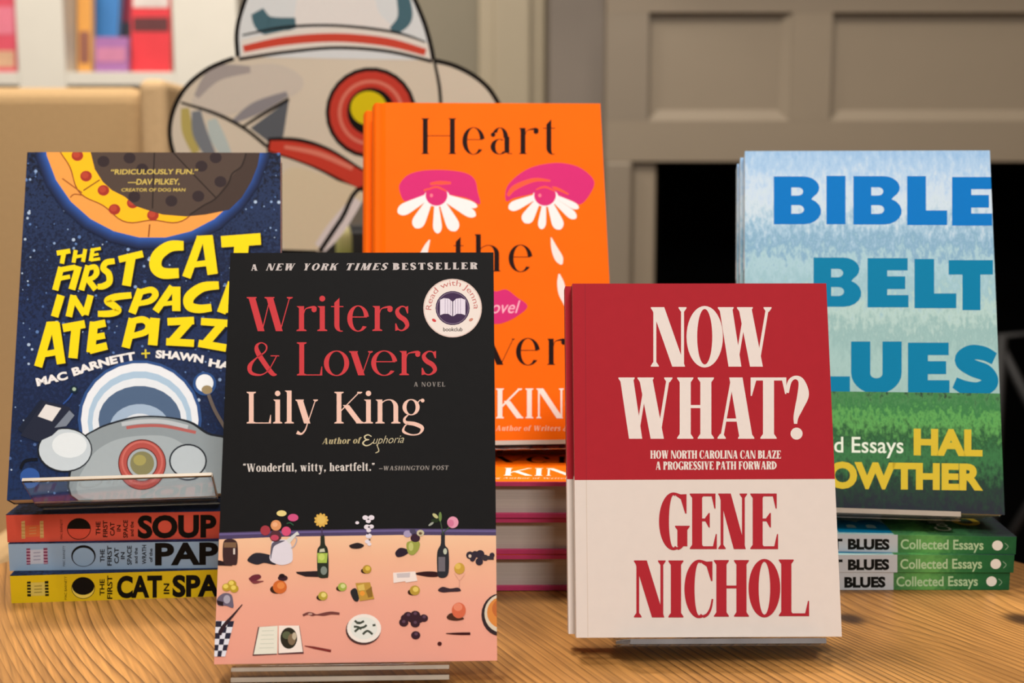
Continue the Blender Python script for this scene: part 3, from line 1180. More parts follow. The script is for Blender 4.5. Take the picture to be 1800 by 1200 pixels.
# second bottle with pink flower
A.smooth([(790, 985), (930, 960), (1060, 970), (1060, 1020), (930, 1020)], '#33191c')
A.smooth([(1105, 520), (1145, 520), (1150, 650), (1190, 720), (1192, 960), (1150, 1030), (1070, 1020), (1055, 900), (1058, 730), (1098, 640)], '#2c2d33')
A.poly([(1070, 790), (1150, 790), (1150, 960), (1070, 960)], '#6e6a72')
A.disc(1150, 725, 22, 36, '#bfc7b4')
A.stroke([(1125, 530), (1100, 400), (1080, 320)], 12, '#42523f')
A.disc(1240, 385, 66, 68, '#e29ab4')
A.disc(1215, 395, 38, 42, '#d27a9c')
A.stroke([(1130, 500), (1200, 440)], 10, '#45603d')
A.disc(1035, 310, 40, 20, '#c2c08a', rot=40)
A.disc(1092, 320, 18, 56, '#6f8a4c')
A.disc(1030, 365, 46, 24, '#26331f')
A.disc(985, 405, 36, 13, '#9fa69c', rot=-35)
# card, wine glass, berries
A.poly([(540, 975), (800, 960), (825, 1070), (690, 1090), (680, 1075), (545, 1095)], '#efe2dc')
A.poly([(580, 985), (740, 975), (735, 1030), (590, 1035)], '#c9c1c4')
A.disc(1318, 925, 62, 66, '#c9a042')
A.disc(1300, 900, 34, 34, '#e0bd5e')
A.stroke([(1258, 980), (1300, 1040), (1318, 1060), (1340, 1040), (1385, 980)], 10, '#e3ab94')
A.stroke([(1318, 1060), (1315, 1150)], 10, '#d59f8c')
A.smooth([(1065, 1180), (1120, 1140), (1210, 1160), (1300, 1150), (1330, 1190), (1200, 1200), (1120, 1205)], '#3a2a33')
for (x, y, r) in ((1440, 770, 44), (1500, 760, 40), (1560, 760, 50), (1550, 845, 44), (1470, 815, 30), (1620, 800, 36), (1700, 770, 30), (1480, 800, 30)):
    A.disc(x, y, r, r, '#332b38')
A.stroke([(1580, 800), (1720, 800)], 46, '#3b343a')
A.disc(1440, 780, 18, 20, '#d9c2ae')
# fruits (centre, size, colour) with their dark painted undersides
def fruit(x, y, r, c, lit):
    A.disc(x - r * .45, y + r * .35, r * .95, r * .6, '#3a2218')
    A.disc(x, y, r, r * .95, c)
    A.disc(x + r * .15, y - r * .2, r * .55, r * .5, lit)
fruit(235, 935, 52, '#b39035', '#dcc052')
A.crop(360, 1020, 6.6667)
for (x, y) in ((255, 80), (320, 40), (345, 95)):
    A.disc(x, y, 52, 46, '#b79a30')
    A.disc(x - 8, y - 12, 30, 26, '#e6cf62')
A.smooth([(145, 215), (220, 150), (310, 165), (335, 260), (330, 320), (250, 295), (160, 290)], '#6a6276')
A.disc(260, 220, 40, 50, '#a9a5b5')
A.poly([(140, 230), (220, 250), (215, 300), (150, 280)], '#2a1c22')
fruit(880, 75, 82, '#cf6a30', '#e58a48')
fruit(1385, 180, 55, '#b5a23f', '#e6d67e')
fruit(1612, 75, 52, '#9fae4a', '#d2d890')
A.smooth([(515, -30), (600, 0), (690, 5), (660, 20), (570, 35)], '#7c3a40')
A.smooth([(520, -40 + 15), (570, -65), (640, -70), (660, -35), (600, 0), (540, 5)], '#6d2c38')
A.disc(915, -30, 58, 34, '#3b2129')
A.disc(905, -55, 36, 24, '#251519')
# knife and chequered napkin
nap = [(130, 470), (345, 480), (240, 890), (100, 890)]
A.poly(nap, '#dfe2ee')
for r in range(6):
    for cidx in range(3):
        if (r + cidx) % 2:
            continue
        t0, t1 = r / 6, (r + 1) / 6
        def ed(s, t):
            xl = 130 + (100 - 130) * t
            xr = 345 + (240 - 345) * t
            return (xl + (xr - xl) * s, 475 + 415 * t)
        A.poly([ed(cidx / 3, t0), ed((cidx + 1) / 3, t0), ed((cidx + 1) / 3, t1), ed(cidx / 3, t1)], '#2b2a3c')
A.stroke([(440, 280, 10), (330, 410, 26), (250, 500, 40), (190, 590, 50), (180, 640, 34)], 30, '#33232a')
# open sketchbook
A.poly([(625, 545), (850, 530), (845, 865), (560, 880)], '#5a3638')
A.poly([(640, 545), (855, 530), (850, 855), (575, 865)], '#e6e6d8')
A.poly([(870, 530), (1110, 530), (1160, 855), (860, 865)], '#5a3638')
A.poly([(868, 528), (1105, 528), (1150, 835), (866, 852)], '#f2e7de')
A.disc(985, 675, 98, 125, '#2f2c22')
A.disc(960, 640, 50, 45, '#5b6248')
A.disc(1020, 690, 46, 66, '#7f6c54')
A.disc(1050, 650, 26, 44, '#c0b49c')
for y in (590, 640, 690, 740, 790):
    A.stroke([(670 - (y - 590) * .15, y), (810, y - 4)], 8, '#c9cfc0')
A.stroke([(1170, 765, 8), (1280, 785, 26), (1480, 825, 30)], 26, '#7d2f2c', smooth=False)
# fork
A.stroke([(1150, 408, 24), (1210, 385, 30), (1260, 395, 40), (1310, 400, 12), (1390, 395, 36), (1480, 380, 34), (1580, 388, 26)], 26, '#73403c')
A.disc(1235, 392, 26, 12, '#c39a8c')
A.crop(610, 1020, 6.6667)
# plate with olives
A.disc(190, 580, 205, 172, '#4b3230')
A.disc(200, 560, 200, 168, '#efe9e2')
A.disc(198, 558, 158, 130, '#e2e6e0')
for p in ([(90, 470), (140, 500), (200, 475)], [(80, 540), (130, 545), (170, 570)], [(90, 600), (140, 560), (200, 545), (230, 520)], [(185, 630), (240, 590), (300, 630)], [(300, 525), (335, 520)], [(110, 500), (150, 490)]):
    A.stroke(p, 26, '#434a3f')
# parcel of bread, lemons, grapes, peach, pie
A.smooth([(40, 130), (100, 90), (140, 170), (130, 240), (80, 230)], '#2b2a2c')
A.poly([(100, 30), (270, 20), (320, 215), (150, 240)], '#bd9440')
A.poly([(120, 60), (200, 40), (210, 110), (140, 120)], '#d9bb62')
A.poly([(220, 120), (290, 70), (300, 190), (250, 200)], '#8d6a2e')
A.disc(180, 150, 30, 30, '#e69a3c')
fruit(795, 115, 60, '#b7973c', '#e2c868')
for (x, y, r) in ((715, 415, 55), (800, 405, 58), (900, 440, 50), (665, 490, 55), (800, 500, 55), (765, 440, 60), (850, 450, 50), (680, 440, 50), (805, 640, 54)):
    A.disc(x, y, r, r * .88, '#3a222c')
for (x, y) in ((720, 400), (800, 385), (905, 425), (665, 480), (800, 490), (810, 625)):
    A.disc(x, y, 20, 18, '#5e4356')
A.smooth([(1170, 420), (1230, 380), (1330, 420), (1370, 450), (1280, 470), (1190, 455)], '#4a2c20')
A.disc(1310, 350, 82, 92, '#d56a4a')
A.disc(1300, 310, 52, 46, '#e58a6c')
A.stroke([(1160, 620, 8), (1250, 622, 22), (1340, 622, 30), (1445, 622, 30)], 20, '#3a1416', smooth=False)
A.disc(1085, 740, 26, 24, '#4a1c1c')
A.disc(1800, 400, 225, 250, '#33272a')
A.disc(1815, 385, 205, 225, '#d9cdb8')
A.disc(1835, 375, 195, 190, '#d98a42')
A.disc(1800, 330, 100, 110, '#c06c38')
mb.build('cover', bk, M1)
paperback_pages(W, H, T).build('page_block', bk, M1)
acrylic_stand(M1, T, 0.009, 0.1145, 'clear acrylic stand holding the black paperback, its lip on the table', foot_z=TZ + 0.0005,
              lip=[(0.009, -0.0042, -0.0085), (0.1145, -0.0042, -0.0085), (0.1145, -0.0012, -0.0085), (0.009, -0.0012, -0.0085), (0.009, -0.0042, -0.0014), (0.1145, -0.0042, -0.0014), (0.1145, -0.0012, -0.0014), (0.009, -0.0012, -0.0014)],
              rim=[[(0.0092, -0.0046, z0), (0.1143, -0.0046, z0), (0.1143, -0.00425, z0), (0.0092, -0.00425, z0), (0.0092, -0.0046, z1), (0.1143, -0.0046, z1), (0.1143, -0.00425, z1), (0.0092, -0.00425, z1)] for z0, z1 in ((-0.0084, -0.0062), (-0.0034, -0.0016))])

# ================================================================== 2. red and cream paperback, front right
W, H, T = 0.1359, 0.1842, 0.0105
M2 = stand_matrix(0.0328, 0.6051, 0.013, 0.70, 16.55)
REDC = paint('#ae2631', rough=0.6, var=0.05, scale=150, spec=0.08)
CREAM = paint('#e4dad3', rough=0.6, var=0.03, scale=150, spec=0.1)
SPLIT = ramp_mat('red_over_cream', 2, [(0.0, '#d6cac2'), (0.0818, '#d6cac2'), (0.0822, '#7d1a22'), (0.1842, '#7d1a22')], 0, (1, 1, 1), rough=0.5)
bk = empty('paperback_book', M2, 'red over cream paperback, the front copy of the pair at front right', 'book', 'red and cream paperbacks')
mb = paperback_cover(W, H, T, CREAM, SPLIT, SPLIT)
A = Art(mb, M2, 'front', W, H, T)
A.poly([(1000, 490), (1460, 485), (1475, 841.5), (1000, 843.5)], REDC)
A.poly([(1028, 500), (1029.3, 500), (1031.3, 843), (1030, 843)], '#9c2631')
A.poly([(1030, 843.5), (1031.3, 843.5), (1034, 1119), (1032.7, 1119)], '#d8cabd')
CR = '#eae0da'
K = dict(S=.18, t=.05, e=.042, sh=.018, br=.06, ds=1.2)
A.crop(980, 470, 3.1575)
A.serif_word([('N', 518, 716)], (550, 550), 330, CR, **K)
A.serif_word([('O', 716, 918)], (548, 548), 328, CR, **K)
A.serif_word([('W', 890, 1196)], (550, 550), 330, CR, **K)
A.serif_word([('W', 338, 646)], (950, 950), 340, CR, **K)
A.serif_word([('H', 664, 868)], (950, 950), 340, CR, **K)
A.serif_word([('A', 888, 1092)], (950, 950), 340, CR, **K)
A.serif_word([('T', 1072, 1270)], (950, 950), 340, CR, **K)
A.serif_word([('?', 1266, 1398)], (955, 955), 352, CR, **K)
A.serif_line('HOW NORTH CAROLINA CAN BLAZE', 515, 1240, (1060, 1060), 45, CR, S=.28, t=.09, gap=.03, e=.05)
A.serif_line('A PROGRESSIVE PATH FORWARD', 545, 1216, (1122, 1120), 45, CR, S=.28, t=.09, gap=.03, e=.05)
RD = '#b02a35'
A.crop(980, 780, 3.1575)
A.serif_word([('G', 563, 724)], (583, 583), 308, RD, **K)
A.serif_word([('E', 734, 884)], (583, 583), 308, RD, **K)
A.serif_word([('N', 892, 1052)], (583, 583), 308, RD, **K)
A.serif_word([('E', 1070, 1224)], (583, 583), 308, RD, **K)
A.serif_word([('N', 424, 600)], (962, 962), 316, RD, **K)
A.serif_word([('I', 606, 708)], (962, 962), 316, RD, **K)
A.serif_word([('C', 704, 868)], (960, 960), 312, RD, **K)
A.serif_word([('H', 868, 1062)], (958, 958), 314, RD, **K)
A.serif_word([('O', 1060, 1236)], (956, 956), 312, RD, **K)
A.serif_word([('L', 1228, 1396)], (955, 955), 314, RD, **K)
mb.build('cover', bk, M2)
paperback_pages(W, H, T).build('page_block', bk, M2)
dup(bk, behind(M2, T + 0.0016, 0.001, -0.0032), 'red and cream paperback peeking out behind its twin at front right', 'red and cream paperbacks')
T2 = 2 * T + 0.0017
acrylic_stand(M2, T2, 0.0200, 0.127, 'clear acrylic stand under the red and cream paperbacks', hp=0.1, foot_z=TZ + 0.0005,
              lip=[(0.0265, -0.0105, -0.0024), (0.125, -0.0105, -0.0024), (0.127, -0.0013, -0.0044), (0.0200, -0.0013, -0.0044), (0.0265, -0.0105, 0.0002), (0.125, -0.0105, 0.0002), (0.127, -0.0013, -0.0014), (0.0200, -0.0013, -0.0014)],
              rim=[[(0.0265, -0.0109, -0.0024), (0.125, -0.0109, -0.0024), (0.125, -0.0106, -0.0024), (0.0265, -0.0106, -0.0024), (0.0265, -0.0109, 0.0000), (0.125, -0.0109, 0.0000), (0.125, -0.0106, 0.0000), (0.0265, -0.0106, 0.0000)],
                   [(0.0202, -0.0016, -0.0030), (0.1268, -0.0016, -0.0030), (0.1268, -0.0014, -0.0030), (0.0202, -0.0014, -0.0030), (0.0202, -0.0016, -0.0016), (0.1268, -0.0016, -0.0016), (0.1268, -0.0014, -0.0016), (0.0202, -0.0014, -0.0016)]],
              rim_mat=paint('#7c7c80', rough=0.35, var=0.3, scale=60, spec=0.4))

# ================================================================== 3. navy comic book on the left stack
W, H, T = 0.1559, 0.2183, 0.016
M3 = stand_matrix(-0.2917, 0.6954, 0.061, 7.49, 23.34)
NAVY = ramp_mat('print_night_sky', 2, [(0, '#1d3058'), (0.05, '#1a2440'), (0.1, '#22325a'), (0.14, '#171d33'), (0.18, '#27375c'), (0.22, '#161a2b')], 0.32, (420, 420, 420), rough=0.6, spec=0.08)
bk = empty('paperback_book', M3, 'navy starry paperback with yellow hand-lettered title, standing on the stack at left', 'book')
mb = paperback_cover(W, H, T, NAVY, NAVY, NAVY)
A = Art(mb, M3, 'front', W, H, T)
rs = random.Random(8)
for k in range(420):
    x, y = rs.uniform(10, 495), rs.uniform(270, 880)
    r = rs.choice((1, 1.3, 1.6, 2.2, 2.9))
    A.disc(x, y, r, r, rs.choice(('#5a7ab0', '#86a0c8', '#4a6496', '#a9bcd6')))
A.crop(0, 250, 3.6)
for k in range(9):
    t_ = k / 8
    A.disc(965, -81, 762 - k * 8.5, 762 - k * 8.5, '#%02x%02x%02x' % (int(26 + 24 * t_), int(34 + 58 * t_), int(62 + 112 * t_)))
A.disc(965, -81, 689, 689, '#e79a4a')
ch = [(965 + (596 + 18 * sin(a * 11)) * cos(a), -81 + (596 + 18 * sin(a * 11)) * sin(a)) for a in [i * 2 * PI / 120 for i in range(120)]]
A.poly(ch, '#8c4a22')
ch = [(965 + (588 + 18 * sin(a * 11)) * cos(a), -81 + (588 + 18 * sin(a * 11)) * sin(a)) for a in [i * 2 * PI / 120 for i in range(120)]]
A.poly(ch, '#f7b71a')
for (x, y) in ((490, 85), (545, 215), (655, 305), (725, 425), (840, 385), (968, 462)):
    A.disc(x, y, 37, 34, '#a03426')
    A.disc(x - 6, y - 6, 22, 20, '#b4432f')
A.stroke([(632, 238), (528, 306)], 9, '#8a5a1c')
A.stroke([(948, 520), (940, 600)], 9, '#8c4a22')
A.stroke([(395, 230), (450, 270), (520, 320)], 8, '#9a5424')
A.stroke([(445, 350), (470, 330), (520, 335)], 8, '#9a5424')
A.poly([(568, 40), (585, 110), (600, 170), (650, 250), (710, 305), (790, 345), (860, 405), (940, 432), (1030, 458), (1180, 470), (1300, 458), (1450, 428), (1530, 350), (1590, 250), (1630, 150), (1650, 40)], '#4f4038')
A.poly([(1560, 60), (1520, 160), (1440, 250), (1370, 350), (1290, 400), (1200, 465), (1300, 458), (1450, 428), (1530, 350), (1590, 250), (1630, 150), (1650, 40)], '#43352f')
A.stroke([(1560, 60), (1530, 150), (1470, 200), (1440, 270), (1360, 360), (1290, 400), (1200, 460)], 10, '#2e2420')
A.stroke([(978, 60), (970, 250), (965, 420)], 9, '#2e2420', smooth=False)
A.stroke([(1090, 60), (1230, 210), (1370, 355)], 9, '#2e2420', smooth=False)
for (x, y) in ((655, 122), (820, 100), (1365, 98), (1275, 152), (1395, 250), (1255, 342), (1085, 372), (850, 345), (900, 170)):
    A.disc(x, y, 38, 35, '#33282a')
YT = '#cdb35a'
A.text('\u201cRIDICULOUSLY FUN.\u201d', 700, 1250, (203, 201), 30, YT, bold=.02, slant=.12)
A.text('\u2014DAV PILKEY,', 808, 1136, (268, 266), 34, YT, bold=.02, slant=.12)
A.text('CREATOR OF DOG MAN', 768, 1172, (312, 311), 20, YT, bold=.012, slant=.12)


def hand(strokes, c='#f2d511'):
    """brush-lettered capitals with a dark drop shadow"""
    for st in strokes:
        A.polys([[(p[0] + 13, p[1] + 13) for p in q] for q in brush(st, len(st) > 2)], '#0f1220')
    for st in strokes:
        A.polys(brush(st, len(st) > 2), c)


hand([[(360, 702, 32), (445, 688, 30)], [(405, 695, 30), (392, 768, 28)],
      [(480, 682, 26), (466, 762, 25)], [(540, 676, 25), (526, 757, 25)], [(474, 726, 20), (532, 716, 20)],
      [(588, 672, 25), (574, 752, 25)], [(580, 682, 19), (638, 672, 19)], [(580, 716, 16), (624, 708, 16)], [(574, 746, 19), (634, 737, 19)]])
hand([[(388, 790, 38), (350, 936, 40)], [(380, 808, 34), (478, 790, 32)], [(372, 864, 28), (444, 850, 26)],
      [(498, 785, 42), (455, 932, 44)],
      [(558, 780, 36), (515, 936, 38)], [(555, 798, 30), (600, 790, 34), (612, 826, 36), (588, 858, 30), (545, 868, 26)], [(556, 868, 34), (606, 932, 38)],
      [(726, 752, 36), (672, 762, 38), (654, 798, 38), (688, 832, 40), (692, 884, 40), (656, 910, 40), (618, 914, 34)],
      [(752, 742, 42), (905, 706, 44)], [(832, 722, 56), (800, 908, 56)]])
hand([[(1162, 655, 60), (1075, 660, 70), (1000, 715, 76), (985, 785, 76), (1030, 828, 70), (1132, 828, 62)],
      [(1272, 598, 50), (1180, 855, 56)], [(1312, 596, 70), (1346, 836, 66)], [(1218, 776, 36), (1330, 762, 38)], [(1245, 610, 34), (1345, 604, 34)],
      [(1400, 630, 72), (1650, 612, 74)], [(1530, 640, 92), (1512, 850, 88)]])
hand([[(386, 968, 50), (346, 1104, 48)],
      [(466, 968, 42), (436, 1104, 42)], [(462, 976, 38), (536, 1092, 38)], [(574, 968, 40), (540, 1092, 42)],
      [(832, 968, 40), (730, 980, 44), (680, 1004, 44), (724, 1036, 44), (748, 1066, 42), (700, 1084, 42), (620, 1086, 38)],
      [(892, 930, 48), (836, 1082, 50)], [(890, 948, 36), (958, 934, 40), (984, 964, 42), (950, 1004, 36), (872, 1022, 32)],
      [(1092, 914, 46), (985, 1070, 46)], [(1116, 914, 52), (1116, 1068, 52)], [(1028, 1024, 28), (1110, 1014, 28)],
      [(1385, 905, 50), (1280, 918, 60), (1200, 978, 66), (1200, 1036, 60), (1260, 1054, 54), (1338, 1046, 48)],
      [(1470, 888, 56), (1400, 1080, 56)], [(1450, 908, 40), (1570, 900, 40)], [(1432, 984, 34), (1540, 978, 34)], [(1408, 1060, 40), (1530, 1056, 40)]])
A.crop(0, 560, 3.6)
hand([[(322, 28, 54), (242, 304, 52)], [(348, 28, 60), (388, 286, 56)], [(276, 226, 38), (378, 208, 38)], [(296, 40, 40), (372, 36, 40)],
      [(398, 60, 52), (538, 34, 50)], [(482, 50, 58), (462, 250, 58)],
      [(596, 20, 54), (574, 214, 54)], [(584, 46, 48), (668, 28, 46)], [(580, 122, 40), (664, 106, 40)], [(566, 200, 50), (678, 172, 48)],
      [(842, 0, 56), (796, 184, 54)], [(838, 16, 38), (905, 6, 42), (942, 36, 46), (922, 84, 40), (826, 112, 36)],
      [(982, -4, 62), (966, 168, 60)],
      [(1060, 20, 48), (1228, 12, 48)], [(1196, 22, 52), (1082, 150, 52)], [(1052, 146, 46), (1228, 156, 46)],
      [(1272, 18, 46), (1440, 30, 46)], [(1404, 38, 52), (1292, 168, 52)], [(1256, 156, 46), (1432, 186, 48)],
      [(1540, 30, 54), (1490, 210, 52)], [(1560, 30, 60), (1640, 240, 56)], [(1510, 160, 38), (1610, 180, 38)]])
WL = '#e9e6e4'
A.text_on('MAC', [(236, 426), (330, 404), (432, 380)], 46, WL, bold=.05)
A.text_on('BARNETT', [(466, 362), (600, 318), (740, 280), (860, 258)], 46, WL, bold=.05)
A.stroke([(895, 222), (950, 218)], 11, '#d8c63a')
A.stroke([(921, 194), (924, 250)], 11, '#d8c63a')
A.text_on('SHAWN', [(984, 246), (1120, 256), (1284, 280)], 44, WL, bold=.05)
A.text_on('HARRIS', [(1318, 298), (1430, 320), (1640, 380)], 44, WL, bold=.05)
# a plain domed shape over a grey mound
A.disc(885, 640, 392, 378, '#2f4f86')
A.disc(885, 640, 372, 360, '#e4e8ee')
A.disc(885, 650, 330, 318, '#a9c3da')
A.disc(885, 660, 300, 285, '#dfe5ec')
A.disc(885, 640, 262, 215, '#4f6584')
A.disc(885, 690, 190, 150, '#9fb4cc')
A.disc(885, 700, 120, 100, '#d6dde6')
A.smooth([(500, 1140), (505, 800), (600, 700), (760, 640), (900, 615), (1060, 620), (1210, 650), (1320, 720), (1480, 790), (1480, 1140)], '#20242c')
A.smooth([(512, 1140), (520, 800), (612, 706), (770, 650), (900, 625), (1060, 630), (1200, 662), (1310, 732), (1480, 805), (1480, 1140)], '#8d979c')
A.smooth([(540, 1120), (560, 900), (700, 780), (900, 740), (1100, 760), (1260, 900), (1300, 1120)], '#a3adb2')
A.stroke([(770, 668), (900, 650), (1040, 652), (1190, 686)], 26, '#b9bfc4')
A.stroke([(800, 690), (900, 678), (1040, 680), (1240, 720)], 20, '#b0605c')
A.disc(410, 830, 175, 142, '#20242c')
A.disc(412, 830, 165, 132, '#c3cdd4')
A.disc(440, 800, 110, 80, '#dde4e8')
A.disc(1190, 900, 120, 108, '#20242c')
A.disc(1190, 900, 110, 98, '#b6c0c6')
A.arc(900, 915, 92, 152, '#5a2420')
A.arc(900, 915, 98, 146, '#b0514a')
A.arc(900, 905, 120, 132, '#c66b62')
A.disc(900, 915, 76, 76, '#84805a')
A.disc(885, 895, 40, 34, '#a29a5c')
A.poly([(110, 700), (260, 510), (290, 530), (150, 730)], '#1c2336')
A.poly([(130, 740), (280, 520), (440, 560), (470, 610), (330, 740), (240, 780)], '#23283a')
A.poly([(290, 542), (388, 566), (330, 650), (240, 618)], '#dedad8')
A.poly([(345, 690), (440, 580), (472, 612), (420, 680)], '#77808f')
A.stroke([(400, 540), (440, 500), (470, 450)], 9, '#2c4f98')
A.disc(468, 448, 26, 26, '#0f2436')
A.disc(470, 446, 12, 12, '#9fb6a0')
A.disc(1295, 412, 74, 74, '#2c4f88')
A.disc(1295, 408, 56, 56, '#e9edf0')
A.disc(1310, 450, 34, 28, '#9c8a66')
A.stroke([(1320, 480), (1360, 580), (1430, 700)], 22, '#6a5f58')
A.stroke([(130, 950), (160, 900), (240, 890)], 20, '#10141f')
A.disc(190, 1000, 62, 56, '#2f549a')
mb.build('cover', bk, M3)
paperback_pages(W, H, T).build('page_block', bk, M3)
zs = TZ + 0.0516
lx0, lx1 = 0.0160, 0.1190
acrylic_stand(M3, T, lx0, lx1, 'clear acrylic stand with a raised lip, holding the navy starry paperback', foot_z=zs,
              lip=[(lx0, -0.0015, -0.0032), (lx1, -0.0015, -0.0032), (lx1, -0.0012, -0.0008), (lx0, -0.0012, -0.0008), (lx0, -0.0320, 0.0045), (lx1, -0.0320, 0.0045), (lx1, -0.0310, 0.0068), (lx0, -0.0310, 0.0068)],
              rim=[[(lx0, -0.0326, 0.0052), (lx1, -0.0326, 0.0052), (lx1, -0.0323, 0.0052), (lx0, -0.0323, 0.0052), (lx0, -0.0316, 0.0070), (lx1, -0.0316, 0.0070), (lx1, -0.0313, 0.0070), (lx0, -0.0313, 0.0070)],
                   [(lx1 + 0.0001, -0.0015, -0.0032), (lx1 + 0.0005, -0.0015, -0.0032), (lx1 + 0.0005, -0.0012, -0.0008), (lx1 + 0.0001, -0.0012, -0.0008), (lx1 + 0.0001, -0.0320, 0.0045), (lx1 + 0.0005, -0.0320, 0.0045), (lx1 + 0.0005, -0.0310, 0.0068), (lx1 + 0.0001, -0.0310, 0.0068)]])

# ---------------- the three thick paperbacks under it
HS = 0.2183
stack = [
    ('#d8b906', (-0.2915, 0.6935, 0.0, 5.8, 0.0168), 'thick paperback with yellow spine, bottom of the left stack', 'y'),
    ('#8ea9c4', (-0.2947, 0.7012, 0.0170, 2.6, 0.0166), 'thick paperback with light blue spine, middle of the left stack', 'b'),
    ('#cf4f3c', (-0.2957, 0.7026, 0.0338, 3.8, 0.0168), 'thick paperback with orange-red spine, top of the left stack', 'r')]
INK = '#15120f'
for hexc, (X, Y, z, yaw, t), label, kind in stack:
    M = flat_spine(X, Y, z, yaw, HS, t)
    bk = empty('paperback_book', M, label, 'book', 'thick paperbacks stacked at left')
    base = paint(hexc, rough=0.5, var=0.05, scale=120)
    mb = paperback_cover(0.1559, HS, t, NAVY, base, base)
    A = Art(mb, M, 'spine', 0.1559, HS, t)
    A.crop(0, 830, 4)
    if kind == 'r':
        A.poly([(150, 345), (175, 340), (178, 465), (152, 465)], '#c9a56a')
        A.poly([(178, 375), (280, 370), (280, 450), (180, 455)], '#d2693f')
        A.poly([(280, 342), (305, 340), (308, 460), (283, 462)], '#c9a56a')
        for y in (360, 385, 410, 435, 455):
            A.stroke([(150, y), (176, y)], 8, '#b98a4c')
            A.stroke([(284, y), (306, y)], 8, '#b98a4c')
        for y in (392, 412, 432):
            A.stroke([(205, y), (255, y - 4)], 7, '#c98a58')
        A.text_up('MAC BARNETT', 440, 330, 470, 16, INK)
        A.disc(555, 397, 84, 76, INK)
        A.disc(555, 397, 79, 71, hexc)
        A.poly([(555 + 79 * cos(rad(a)), 397 - 71 * sin(rad(a))) for a in range(180, -1, -9)], INK)
        for s, x, y0, y1, c in (('THE', 675, 345, 440, 30), ('FIRST', 725, 338, 455, 30), ('CAT', 775, 350, 445, 30), ('IN', 822, 370, 415, 26), ('SPACE', 868, 335, 460, 30), ('and the', 915, 345, 450, 24)):
            A.text_up(s, x + c, y0, y1, c, INK, bold=.025)
        A.text('SOUP', 968, 1522, (455, 448), 142, INK, bold=.045)
        A.text('OF DOOM', 1590, 2400, (445, 436), 142, INK, bold=.045)
    elif kind == 'b':
        A.poly([(185, 535), (212, 533), (214, 648), (187, 648)], '#7b3a56')
        A.poly([(212, 545), (305, 540), (305, 640), (214, 644)], '#b9bcc9')
        A.poly([(305, 532), (333, 530), (337, 643), (308, 645)], '#7b3a56')
        for y in (550, 572, 594, 616, 636):
            A.stroke([(186, y), (214, y)], 7, '#c0a4b4')
            A.stroke([(306, y), (335, y)], 7, '#c0a4b4')
        for y in (565, 590, 615):
            A.stroke([(235, y), (285, y - 3)], 7, '#8f90a6')
        A.text_up('MAC BARNETT', 458, 515, 660, 16, INK)
        A.disc(587, 587, 86, 76, INK)
        A.disc(587, 594, 76, 65, hexc)
        for s, x, y0, y1, c in (('THE', 705, 540, 630, 30), ('FIRST', 755, 515, 655, 30), ('CAT', 805, 530, 640, 30), ('IN', 850, 560, 610, 26), ('SPACE', 895, 515, 650, 30), ('and the', 945, 530, 640, 22), ('WRATH', 1000, 510, 645, 28), ('of the', 1050, 535, 630, 22)):
            A.text_up(s, x + c, y0, y1, c, INK, bold=.025)
        A.text('PAPERCLIP', 1090, 2345, (646, 632), 142, INK, bold=.04)
    else:
        A.poly([(190, 768), (216, 766), (218, 872), (192, 872)], '#26220c')
        A.poly([(216, 775), (316, 772), (316, 865), (218, 868)], '#cdb95a')
        A.poly([(314, 764), (340, 762), (344, 868), (318, 870)], '#26220c')
        for y in (785, 807, 829, 851):
            A.stroke([(192, y), (218, y)], 7, '#c9b43a')
            A.stroke([(316, y), (342, y)], 7, '#c9b43a')
        for y in (800, 822, 844):
            A.stroke([(240, y), (295, y - 3)], 7, '#94853a')
        A.text_up('MAC BARNETT', 470, 730, 895, 16, INK)
        A.disc(585, 812, 83, 77, INK)
        A.disc(585, 812, 79, 73, '#e6cf5a')
        A.disc(585, 800, 78, 61, INK)
        for s, x, y0, y1, c in (('THE', 702, 750, 865, 32), ('FIRST', 755, 725, 890, 34)):
            A.text_up(s, x + c, y0, y1, c, INK, bold=.025)
        A.text('CAT', 822, 1140, (875, 871), 138, INK, bold=.045)
        A.text_up('IN', 1190, 780, 855, 38, INK, bold=.025)
        A.text('SPACE', 1212, 1772, (868, 860), 136, INK, bold=.045)
    mb.build('cover', bk, M)
    paperback_pages(0.1559, HS, t).build('page_block', bk, M)

# ================================================================== 4. orange hardcovers
W, H, T = 0.1545, 0.2336, 0.0222
M4 = stand_matrix(-0.0873, 0.7556, 0.081, 4.06, 23.08)
ORANGE = paint('#f36703', rough=0.6, var=0.05, scale=40, spec=0.06)
PINK = paint('#b5325f', rough=0.6, var=0.1, scale=200)


